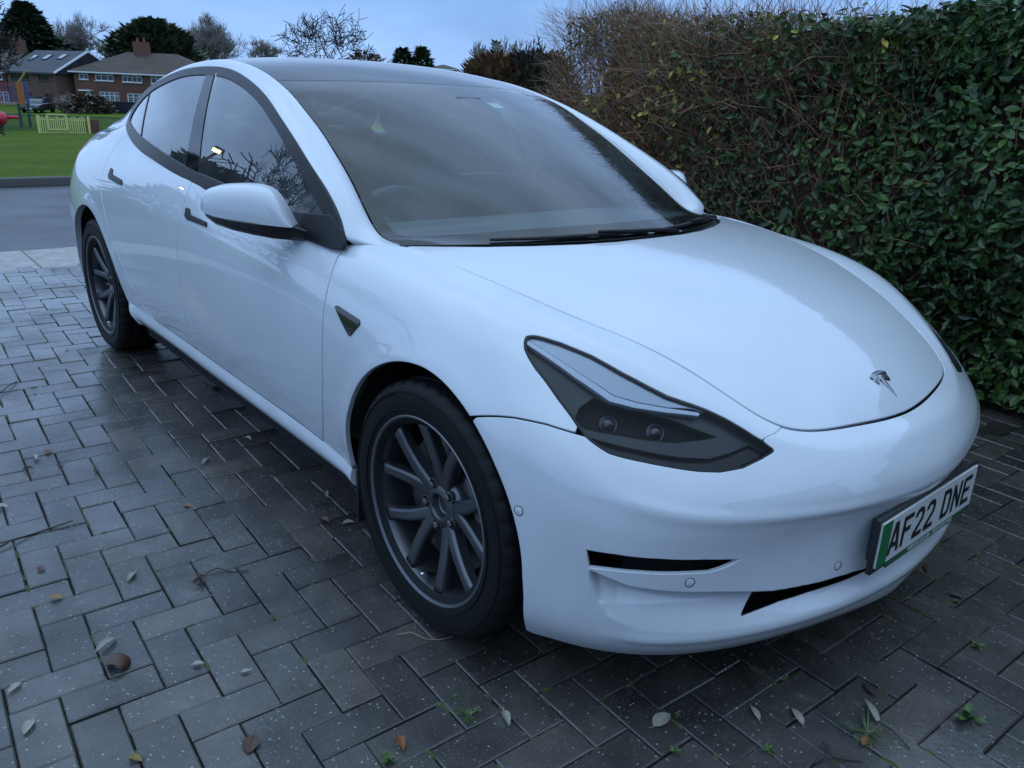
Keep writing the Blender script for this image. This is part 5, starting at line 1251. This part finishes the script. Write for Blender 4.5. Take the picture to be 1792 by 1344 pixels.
def house(label, P0, P1, z0, ze, zr, depth, wall, roofm, wins, doors, hip=(1,1), skylights=(), extra=None, chimney=None, verge=False):
    P0 = Vector(P0); P1 = Vector(P1); e = (P1-P0); e.z = 0; W = e.length; e.normalize(); n = Vector((e.y,-e.x,0)); n = n if n.dot(_C-P0) > 0 else -n
    root = empty('house', (P0.x,P0.y,z0)); root.rotation_euler = (0,0,math.atan2(e.y,e.x)); tag(root, label, 'house', None)
    # local: X along the front, -Y towards the viewer, Z up
    H = ze-z0; R = zr-z0
    xs = sorted({0,W}|{v for w in wins+doors for v in (w[0],w[1])}); zs = sorted({0,H}|{v for w in wins+doors for v in (w[2],w[3])})
    mb = MB()
    for a,b in zip(xs,xs[1:]):
        for c,d in zip(zs,zs[1:]):
            if any(w[0] <= (a+b)/2 <= w[1] and w[2] <= (c+d)/2 <= w[3] for w in wins+doors): continue
            mb.box(((a+b)/2,.14,(c+d)/2),(b-a,.28,d-c))
    mb.box((.14,depth/2+.14,H/2),(.28,depth-.28,H)); mb.box((W-.14,depth/2+.14,H/2),(.28,depth-.28,H)); mb.box((W/2,depth-.1,H/2),(W-.56,.2,H))
    mb.build('wall', wall, root)
    for w in wins:
        cx, cz, ww, hh = (w[0]+w[1])/2, (w[2]+w[3])/2, w[1]-w[0], w[3]-w[2]; win = empty('window', (cx,.10,cz), 0, root); t = .09
        f = MB(); f.box((0,0,hh/2-t/2),(ww,.08,t)); f.box((0,0,-hh/2+t/2),(ww,.10,t)); f.box((-ww/2+t/2,0,0),(t,.08,hh-2*t)); f.box((ww/2-t/2,0,0),(t,.08,hh-2*t))
        nb = max(2, int(round(ww/.62)))
        for i in range(1,nb): f.box((-ww/2+ww*i/nb,0,0),(.06,.07,hh-2*t))
        f.box((0,0,hh*.18),(ww-2*t,.06,.05))
        if w[4:] and w[4] == 'lead':
            for i in range(nb*3): f.box((-ww/2+ww*(i+.5)/(nb*3),.012,0),(.022,.03,hh-2*t))
            for i in range(5): f.box((0,.012,-hh/2+hh*(i+.5)/5),(ww-2*t,.03,.022))
        f.build('frame', (upvc if not (w[4:] and w[4]=='dark') else clad), win); MB().box((0,.03,0),(ww-.02,.02,hh-.02)).build('pane', pane_m, win)
        bevel(MB().box((0,-.14,-hh/2-.03),(ww+.12,.16,.06)).build('sill', upvc if not (w[4:] and w[4]=='dark') else clad, win), .01, 1)
    for d in doors:
        cx, cz, ww, hh = (d[0]+d[1])/2, (d[2]+d[3])/2, d[1]-d[0], d[3]-d[2]; dr = empty('door', (cx,.18,cz), 0, root)
        MB().box((0,0,0),(ww,.06,hh)).box((-ww*.22,-.04,hh*.2),(ww*.3,.03,hh*.35)).box((ww*.22,-.04,hh*.2),(ww*.3,.03,hh*.35)).box((0,-.04,-hh*.25),(ww*.75,.03,hh*.3)).build('door_leaf', door_m if d[4] != 'white' else upvc, dr)
        if d[4] == 'white': MB().box((0,-.5,hh/2+.12),(ww+.5,.7,.14)).build('porch_canopy', upvc, dr)
    o = .35; a0 = -o; a1 = W+o; y0 = -o; y1 = depth+o; ym = depth/2
    h0 = a0+(depth*.5 if hip[0] else 0); h1 = a1-(depth*.5 if hip[1] else 0)
    if h1 < h0+.6: h0 = h1 = (h0+h1)/2; h0 -= .3; h1 += .3
    V = [(a0,y0,H),(a1,y0,H),(a1,y1,H),(a0,y1,H),(h0,ym,R),(h1,ym,R)]
    V2 = [(a,b,c-.12) for a,b,c in V]
    MB().add(V+V2, [(0,1,5,4),(2,3,4,5),(1,2,5),(3,0,4),(6,10,11,7),(8,11,10,9),(7,11,8),(9,10,6),(0,6,7,1),(1,7,8,2),(2,8,9,3),(3,9,6,0)]).build('roof', roofm, root)
    MB().box((W/2,y0-.05,H-.10),(W+.7,.11,.13)).build('gutter', upvc if verge is False else clad, root)
    for s in skylights:
        t0 = s[1]; x = s[0]; yy = y0+(ym-y0)*t0; zz = H+(R-H)*t0; an = math.atan2(R-H, ym-y0)
        sk = empty('skylight', (x,yy,zz), 0, root); sk.rotation_euler = (an,0,0); MB().box((0,0,.05),(.82,1.1,.10)).build('frame', clad, sk); MB().box((0,0,.105),(.66,.92,.02)).build('pane', mat('skylight_glass',(.35,.4,.45),.05,.3), sk)
    if chimney: 
        x, w = chimney[:2]; ch = empty('chimney', (x,ym-.2,0), 0, root); MB().box((0,0,R+.1),(w,.9,2.0)).build('stack', wall, ch)
        for q in (-.25,.25): MB().lathe([(.11,R+1.1),(.13,R+1.12),(.11,R+1.5),(.14,R+1.55),(.001,R+1.55)],12,Matrix.Translation((q*w,0,0))).build('chimney_pot', mat('terracotta',(.2,.08,.05),.8), ch)
    if verge:
        # clad gable at the right-hand end with white barge boards
        MB().add([(W+.02,.1,H-.05),(W+.02,depth,H-.05),(W+.02,ym,R-.15)], [(0,1,2)]).add([(W+.22,.1,H-.05),(W+.22,depth,H-.05),(W+.22,ym,R-.15)], [(0,1,2)]).add([(W+.02,.1,H-.05),(W+.22,.1,H-.05),(W+.22,ym,R-.15),(W+.02,ym,R-.15)],[(0,1,2,3)]).build('gable', clad, root)
        for ya in (y0, y1): MB().tube([(a1+.02,ya,H-.03),(a1+.02,ym,R-.02)], .12, 4).build('barge_board', upvc, root)
        MB().box((W+.25,ym-1.0,H+.9),(.06,.7,1.0)).build('gable_window', pane_m, root)
    return root, W
zb = -1.9
def hgt(px, py, D): return at(px,py,D).z
def span(P0, P1, x0, x1, D):      # px interval -> metres along the front
    W = math.hypot(P1.x-P0.x, P1.y-P0.y); return lambda p: W*(p-x0)/(x1-x0)
# house with the brown hipped roof
A = at(137,193,104); B = at(345,196,97); fx = span(A,B,137,345,0); D_ = 103; zz = lambda p, x=190: hgt(x,p,101)-zb
house('two storey brick house with brown hipped roof and chimney, right of the two', A, B, zb, hgt(190,126,101), hgt(205,88,101), 8.5, brick_w, roof_b,
      [(fx(146),fx(162),zz(141),zz(128)),(fx(174),fx(206),zz(142),zz(128)),(fx(221),fx(255),zz(142.5),zz(128.5)),(fx(270),fx(300),zz(143),zz(129)),(fx(178),fx(212),zz(181.5),zz(161),'lead'),(fx(226),fx(257),zz(182.5),zz(161.5),'lead'),(fx(272),fx(305),zz(183),zz(162))],
      [(fx(152),fx(164),.0,zz(162),'white')], (1,1), (), None, (fx(225),1.5))
# house with the slate grey loft roof
A = at(22,191,111); B = at(105,193,104); fx = span(A,B,22,105,0); zz = lambda p: hgt(60,p,107)-zb
house('brick house with slate grey roof, three skylights and white barge boards', A, B, zb, hgt(60,126,107), hgt(75,86,108), 8.0, brick_n, roof_g,
      [(fx(29),fx(61),zz(140),zz(128),'dark'),(fx(76),fx(94),zz(140),zz(128),'dark')], [(fx(34),fx(61),.0,zz(162),'brown'),(fx(83),fx(98),.0,zz(163),'brown')], (0,0), [(fx(38),.62),(fx(60),.66),(fx(84),.70)], None, None, True)
A = at(-95,188,116); B = at(20,191,111.5); fx = span(A,B,-95,20,0); zz = lambda p: hgt(10,p,112)-zb
house('brick house with dark tiled roof at the left edge of the picture', A, B, zb, hgt(10,126,112), hgt(20,86,113), 8.0, brick_w, roof_d,
      [(fx(-22),fx(13),zz(140),zz(127.5)),(fx(-22),fx(19),zz(180),zz(160),'lead'),(fx(-70),fx(-40),zz(140),zz(127.5)),(fx(-70),fx(-40),zz(180),zz(160))], [], (1,0), (), None, (fx(12),1.4))
# distant roof right of the conifers
A = at(752,150,150); B = at(800,152,150); house('distant house roof behind the car roof, beside the conifers', A, B, zb, hgt(775,120,150), hgt(775,112,150), 7, brick_n, roof_b, [], [], (1,1))
# low dark wall in front of the brown-roofed house
A = at(172,197,96); B = at(240,199,93); o = MB().box((0,0,.5),((B-A).length,.25,1.5)).box((0,0,1.28),((B-A).length+.1,.35,.08)).build('garden_wall', navy); o.location = ((A.x+B.x)/2,(A.y+B.y)/2,zb); o.rotation_euler = (0,0,math.atan2(B.y-A.y,B.x-A.x)); tag(o, 'low dark navy garden wall in front of the brown roofed house', 'wall')

# ------------------------------------------------------------------ trees
bark = mat('winter_bark', (.24,.21,.18), .9); bark_d = mat('dark_bark', (.035,.030,.028), .9)
def bare_tree(label, base, height, spread, m, levels=5, kids=3, seed=1, r0=.03, tw=.012, up=.35, trunk_frac=.22, lean=(0,0), group='bare winter trees beyond the green'):
    R = random.Random(seed); tr = MB(); cr = MB()
    root = empty('bare_tree', base); tag(root, label, 'tree', group)
    def br(p, d, l, r, lv):
        n = 3 if lv > 1 else 2; pts = [p]; dd = d.copy()
        for i in range(n):
            dd = (dd+Vector((R.gauss(0,.14),R.gauss(0,.14),R.gauss(.03,.10)))).normalized(); pts.append(pts[-1]+dd*(l/n))
        rr = max(r, tw); re = max(r*.62, tw*.8)
        (tr if lv >= levels-1 else cr).tube(pts, [rr+(re-rr)*i/n for i in range(n+1)], 5 if lv > 2 else 3, False)
        if lv == 0: return
        for k in range(kids+(1 if lv < 3 else 0)):
            t = R.uniform(.35,1.0); i = min(n-1,int(t*n)); q = pts[i].lerp(pts[i+1], t*n-i)
            a = R.uniform(0,6.283); s = dd.orthogonal().normalized(); s = Matrix.Rotation(a,3,dd) @ s
            nd_ = (dd*R.uniform(.45,.9)+s*R.uniform(.5,1.0)*spread+Vector((0,0,up*R.uniform(.2,1)))).normalized()
            br(q, nd_, l*R.uniform(.58,.82), re*.72, lv-1)
    br(Vector((0,0,0)), Vector((lean[0],lean[1],1)).normalized(), height*trunk_frac, height*r0, levels)
    zt = max(v[2] for v in cr.V); k = height/zt
    tr.V = [tuple(Vector(v)*k) for v in tr.V]; cr.V = [tuple(Vector(v)*k) for v in cr.V]
    tr.build('trunk', m, root, True); cr.build('crown', m, root); return root
def leafy(label, base, h, prof, n, size, m, name='conifer', droop=.3, seed=1, group=None, cat='tree', trunk=True, jag=.25):
    R = random.Random(seed); root = empty(name, base); tag(root, label, cat, group); mb = MB(); lob = [(R.uniform(0,6.28), R.random(), R.uniform(.6,1)) for _ in range(60)]
    pts = [p[0] for p in prof]; rs = [p[1] for p in prof]
    for i in range(n):
        t = R.random()**.85; a = R.uniform(0,6.283); rr = float(np.interp(t, pts, rs)); 
        lump = 1+jag*math.sin(a*5+t*23)*math.sin(t*41+a*2)+jag*.6*R.gauss(0,.5)
        r = rr*lump*(R.uniform(.55,1.02)); p = Vector((r*math.cos(a), r*math.sin(a), t*h)); d = Vector((math.cos(a), math.sin(a), R.uniform(-.2,.9)-droop)).normalized(); w = Vector((-math.sin(a), math.cos(a), R.gauss(0,.5))).normalized()
        s = size*R.uniform(.5,1.25); mb.add([p-w*s*.28, p+d*s*.5-w*s*.22, p+d*s, p+d*s*.45+w*s*.25, p+w*s*.28], [(0,1,2,3,4)])
    mb.build('crown', m, root)
    if trunk: MB().tube([(0,0,0),(0,0,h*.5),(0,0,h*.97)], [h*.02,h*.012,h*.003], 6).build('trunk', bark_d, root, True)
    return root
def folm(name, a, b): 
    m = mat(name, a, .7); g_ = nd(m,'NewGeometry'); lk(m, mixc(m, g_.outputs['Random Per Island'], a, b), bsdf(m).inputs['Base Color']); return m
con_m = folm('conifer_green', (.014,.032,.014), (.045,.075,.034)); ced_m = folm('cedar_green', (.028,.045,.020), (.075,.092,.042)); brown_m = folm('beech_brown', (.13,.070,.032), (.22,.12,.055)); grn_m = folm('mid_green_foliage', (.02,.05,.02), (.05,.09,.035))
def gz(px, D, z=zb): q = at(px,150,D); return Vector((q.x,q.y,z))
leafy('tall dark conifer behind the grey roofed house', gz(62,124), hgt(58,8,124)-zb, [(0,5.2),(.3,4.8),(.5,4.0),(.7,2.6),(.85,1.5),(1,.15)], 11000, 1.0, con_m, 'conifer', .25, 3)
leafy('broad dark cedar behind the chimney of the brown roofed house', gz(276,118), hgt(276,38,118)-zb, [(0,3),(.3,5.6),(.55,5.6),(.75,4.6),(.9,3.0),(1,.8)], 12000, .85, ced_m, 'cedar', -.15, 4)
bare_tree('bare winter tree between the conifer and the brown roof', gz(148,128), hgt(148,16,128)-zb, .85, bark, 6, 4, 5, .018, .009, .7, .20)
bare_tree('bare winter tree right of the cedar, above the car roof', gz(347,124), hgt(347,16,124)-zb, .85, bark, 6, 4, 8, .018, .009, .7, .20)
bare_tree('low bare tree behind the rear of the car roof', gz(480,120), hgt(480,64,120)-zb, 1.0, bark, 6, 4, 21, .018, .009, .6, .18)
bare_tree('bare tree reaching in at the top left corner', gz(-75,62), hgt(-20,-60,62)-zb, .95, bark_d, 6, 3, 13, .02, .016, .2)
bare_tree('spreading bare tree standing up behind the car roof', gz(562,30,-1.0), hgt(540,-8,30)+1.0, 1.25, bark_d, 6, 3, 16, .016, .0075, .12, .30, (-.10,-.12), 'bare winter trees beyond the green')
leafy('dark green conifers in a clump above the car roof, left one', gz(705,95), hgt(703,86,95)-zb, [(0,1.8),(.6,1.5),(.85,.8),(1,.1)], 1500, .7, con_m, 'conifer', .1, 6, 'conifers above the car roof')
leafy('dark green conifers in a clump above the car roof, right one', gz(738,95), hgt(738,84,95)-zb, [(0,2.0),(.6,1.6),(.85,.8),(1,.1)], 1500, .7, con_m, 'conifer', .1, 7, 'conifers above the car roof')
leafy('small brownish shrub crowns just above the car roof', gz(640,90), hgt(640,96,90)-zb, [(0,2),(.7,3.0),(1,1.2)], 900, .6, folm('russet_shrub',(.10,.07,.04),(.16,.10,.06)), 'shrub', 0, 9, None, 'shrub')
leafy('russet brown beech hedge behind the windscreen', gz(868,30,-.8), hgt(860,100,30)+.8, [(0,1.5),(.6,1.6),(.9,1.2),(1,.5)], 4200, .28, brown_m, 'beech_shrub', -.6, 10, None, 'shrub', True, .15)
bare_tree('grey twiggy round tree behind the russet hedge', gz(836,60), hgt(836,70,60)-zb, .6, bark, 6, 3, 31, .02, .014, .9)
bare_tree('bare twiggy tree left of the hedge end', gz(925,40,-1.2), hgt(915,62,40)+1.2, .6, bark, 6, 3, 33, .02, .010, .9)
bare_tree('bare twiggy tree touching the end of the hedge', gz(965,34,-1.0), hgt(965,56,34)+1.0, .7, bark_d, 6, 3, 35, .02, .008, .8)
leafy('green pointed shrub between the two grey twiggy trees', gz(866,58), hgt(864,74,58)-zb, [(0,.7),(.6,.6),(1,.1)], 700, .35, grn_m, 'conifer', 0, 12)
leafy('dense grey brown thicket between windscreen and hedge', gz(942,30,-.8), hgt(930,95,30)+.8, [(0,1.4),(.7,1.5),(1,.9)], 4200, .26, folm('thicket_brown',(.05,.045,.035),(.11,.09,.065)), 'shrub', -.6, 14, None, 'shrub', True, .1)
bare_tree('pale weeping shrub in front of the houses', gz(128,92), hgt(128,160,92)-zb, 1.2, mat('pale_bark',(.20,.16,.13),.9), 5, 3, 41, .02, .022, -.5, .4)
leafy('rounded bare bush in front of the houses', gz(150,93), hgt(140,168,93)-zb, [(0,2.0),(.6,2.1),(1,1.0)], 1300, .5, folm('bush_brown',(.08,.05,.035),(.15,.10,.075)), 'shrub', .1, 15, None, 'shrub', False)

# ------------------------------------------------------------------ playground
yel = mat('yellow_paint', (.62,.60,.20), .5); grn = mat('green_rail_paint', (.015,.06,.045), .5); pur = mat('purple_paint', (.16,.07,.25), .5); pnk = mat('pink_paint', (.40,.07,.12), .5); org = mat('orange_paint', (.42,.14,.04), .5); blu = mat('blue_paint', (.06,.07,.28), .5); redp = mat('red_paint', (.50,.02,.05), .35); brn = mat('brown_board', (.13,.06,.04), .7)
A = at(70,236,56); B = at(158,237,56); zf = (A.z+B.z)/2; Lf = math.hypot(B.x-A.x,B.y-A.y); hf = hgt(110,203,56)-zf
fr = empty('playground_fence', (A.x,A.y,zf-.05)); fr.rotation_euler = (0,0,math.atan2(B.y-A.y,B.x-A.x)); tag(fr, 'yellow picket fence panel of the playground, beside the brown board', 'fence')
np_ = 24
for i in range(np_+1):
    x = Lf*i/np_; end = i in (0,np_); h = hf*(1.06 if end else 1.0)+.05*math.sin(i*1.57)
    bevel(MB().box((x,0,h/2),(.13 if end else .055,.10 if end else .03,h)).build('post' if end else 'picket', yel if i < np_-1 or end else org, fr), .008, 1)
for z in (.18*hf,.85*hf): MB().box((Lf/2,.03,z),(Lf,.03,.06)).build('rail', yel, fr)
g0 = .19*Lf; g1 = .56*Lf
gt = empty('gate_frame', (0,-.05,0), 0, fr)
for x in (g0,g1): MB().box((x,0,hf*.72),(.10,.05,hf*.84)).build('stile', yel, gt)
for z in (hf*.34,hf*1.12): MB().box(((g0+g1)/2,0,z),(g1-g0,.05,.08)).build('crossbar', yel, gt)
o = bevel(MB().box((0,0,hf*.45),(.75,.05,hf*.9)).build('board', brn), .01, 1); q = at(164,236,56.4); o.location = (q.x,q.y,zf-.05); o.rotation_euler = fr.rotation_euler; tag(o, 'dark red brown board at the right end of the yellow fence', 'board')
# green railings round the playground
rl = empty('green_railing', at(-10,232,60)); A = at(-10,232,60); B = at(240,238,58); rl.rotation_euler = (0,0,math.atan2(B.y-A.y,B.x-A.x)); tag(rl, 'thin dark green railing running behind the yellow fence', 'railing'); Lr = math.hypot(B.x-A.x,B.y-A.y); rl.location.z = -1.95
nb = 110
bm_ = MB().box((0,0,.58),(.022,.022,1.1)).build('bar', grn, rl); bm_.location = (0,0,0)
for i in range(1,nb+1):
    c = bm_.copy(); COL.objects.link(c); c.parent = rl; c.location = (Lr*i/nb,0,0)
for z in (.12,1.08): MB().box((Lr/2,0,z),(Lr,.04,.05)).build('rail', grn, rl)
# climbing frame
cf = empty('climbing_frame', at(18,228,64)); cf.location.z = -1.9; cf.rotation_euler = fr.rotation_euler; tag(cf, 'colourful climbing frame with purple, orange and blue posts at the left edge', 'play frame'); k = 64/1383*1.25
def px_m(p): return (p-18)*k
for (p, c, t0, t1) in ((-8,pnk,0,2.9),(2,pur,0,2.95),(10,pur,0,2.9),(30,grn,0,1.6),(34,org,1.5,2.9),(40,blu,1.5,2.95),(39,grn,0,1.6),(-16,pnk,0,2.9)): bevel(MB().box((px_m(p),0,(t0+t1)/2),(.16 if c is not org else .42,.16,t1-t0)).build('post', c, cf), .02, 1)
MB().box((px_m(14),.5,1.55),(px_m(40)-px_m(-12),1.1,.14)).build('platform', mat('deck_tan',(.35,.25,.18),.7), cf)
for i in range(7): MB().box((px_m(13+i*2.6),0,2.15),(.05,.05,1.15)).build('rail_bar', pnk if i < 2 else pur, cf)
MB().box((px_m(22),0,2.75),(px_m(34)-px_m(10),.06,.07)).build('top_rail', pnk, cf)
MB().tube([(px_m(32),0,2.75),(px_m(43),-.3,3.65)], .06, 6).build('slide_bar', mat('slide_yellow',(.5,.34,.06),.5), cf)
# red spring rocker
rk = empty('spring_rocker', at(3,237,50)); rk.location.z = at(3,236,50).z; tag(rk, 'red round spring rocker on the grass at the left edge', 'play rocker')
MB().lathe([(.001,.45),(.18,.48),(.34,.60),(.41,.80),(.36,1.0),(.23,1.12),(.07,1.16),(.001,1.16)], 24).build('body', redp, rk, True)
MB().tube([(.18*math.cos(i*.7),.18*math.sin(i*.7),.02+i*.0145) for i in range(32)], .025, 6).build('spring', bl_satin, rk, True)
dd = (at(25,225,50)-at(3,225,50)).normalized(); MB().tube([dd*.25+Vector((0,0,.85)), dd*.75+Vector((0,0,.87)), dd*.88+Vector((0,0,.82))], [.10,.085,.07], 8).build('handle', redp, rk, True)

# ------------------------------------------------------------------ dark car parked by the houses
bc_ = empty('parked_car_far', at(68,197,92)); bc_.location.z = zb+.05; bc_.name = 'hatchback_car'; tag(bc_, 'small dark car parked in front of the grey roofed house', 'car')
bc_.rotation_euler = (0,0,R_(-32))
dk = mat('dark_car_paint', (.015,.017,.022), .2, .3, .5, 1.0)
def extr(prof, y0, y1, tap=0.): 
    n = len(prof); V = [(a,y0,b) for a,b in prof]+[(a,y1,b) for a,b in prof]; return V, [tuple(range(n)), tuple(range(2*n-1,n-1,-1))]+[(i,n+i,n+(i+1)%n,(i+1)%n) for i in range(n)]
bevel(MB().add(*extr([(2.0,.28),(2.05,.55),(1.95,.78),(1.0,.92),(-1.9,.98),(-2.0,.6),(-1.95,.28)], -.85,.85)).build('body', dk, bc_), .09, 3)
V, F = extr([(1.05,.90),(.25,1.42),(-.4,1.50),(-1.5,1.42),(-1.9,.95)], -.78,.78); V = [(a, b*(.82 if c > 1.2 else 1), c) for a,b,c in V]; bevel(MB().add(V,F).build('cabin', pane_m, bc_), .06, 2)
V, F = extr([(.3,1.44),(-.4,1.52),(-1.5,1.45),(-1.5,1.42),(-.4,1.48),(.3,1.40)], -.62,.62); MB().add(V,F).build('roof', dk, bc_)
for x in (1.25,-1.3):
    for sg in (-1,1):
        MB().lathe([(.001,.11),(.2,.11),(.30,.09),(.31,-.09),(.001,-.09)],18,Matrix.Translation((x,sg*.78,.31)) @ Matrix.Rotation(R_(-90*sg),4,'X')).build('wheel', rubber, bc_, True)
for sg in (-1,1): bevel(MB().box((1.93,sg*.62,.70),(.16,.32,.16)).build('headlight', led_m, bc_), .03, 2)
MB().box((2.06,0,.45),(.03,.52,.12)).build('number_plate', plate_w, bc_)

# ------------------------------------------------------------------ what the paint and glass mirror: neighbours' houses and a bare garden tree
def plain_house(label, loc, rz, W, Dp, H, R, wall):
    root = empty('house', loc, R_(rz)); tag(root, label, 'house')
    w = MB().box((0,0,H/2),(W,Dp,H)).build('wall', wall, root)
    MB().add([(-W/2-.3,-Dp/2-.3,H),(W/2+.3,-Dp/2-.3,H),(W/2+.3,Dp/2+.3,H),(-W/2-.3,Dp/2+.3,H),(-W/2+1.5,0,R),(W/2-1.5,0,R)],[(0,1,5,4),(2,3,4,5),(1,2,5),(3,0,4)]).build('roof', roof_d, root)
    for x in (-W*.3,W*.05,W*.34):
        for z in (1.5,4.1):
            wn_ = empty('window', (x,-Dp/2,z), 0, root); MB().box((0,-.02,0),(1.7,.06,1.25)).build('frame', upvc, wn_); MB().box((-.41,-.055,0),(.74,.02,1.1)).box((.41,-.055,0),(.74,.02,1.1)).build('pane', pane_m, wn_)
    return root
own = plain_house("brick house behind the photographer, mirrored in the bumper", (13.5,-2.5,0), -90, 15, 8, 5.2, 7.6, brick_w)
bare_tree("tall bare tree across the road, mirrored in the driver's window", Vector((-18.6,-11.6,-.6)), 10.5, 1.0, bark_d, 6, 3, 52, .020, .016, .35, .24)
leafy("dark evergreen bush across the road, mirrored in the driver's window", Vector((-20.2,-7.2,-.6)), 5.0, [(0,1.6),(.6,1.7),(1,.6)], 1800, .5, con_m, 'evergreen_bush', 0, 17, None, 'shrub')
lp = empty('street_lamp', (-16.75,-5.7,-.4)); tag(lp, "lit street lamp across the road, mirrored in the driver's window", 'lamp')
MB().tube([(0,0,0),(0,0,1.0),(0,0,1.02),(0,0,4.5),(.25,.1,4.72),(.75,.3,4.74)], [.08,.08,.055,.045,.04,.035], 10).build('post', mat('galvanised_steel',(.25,.26,.27),.5,.7), lp, True)
bevel(MB().box((.95,.38,4.72),(.55,.24,.12),Matrix.Rotation(R_(22),3,'Z')).build('lantern', mat('galvanised_steel'), lp), .03, 2)
MB().box((.95,.38,4.645),(.42,.17,.05),Matrix.Rotation(R_(22),3,'Z')).build('lens', mat('lamp_lens', (.8,.7,.4), .4, emis=((1.0,.60,.14), 30.0)), lp)
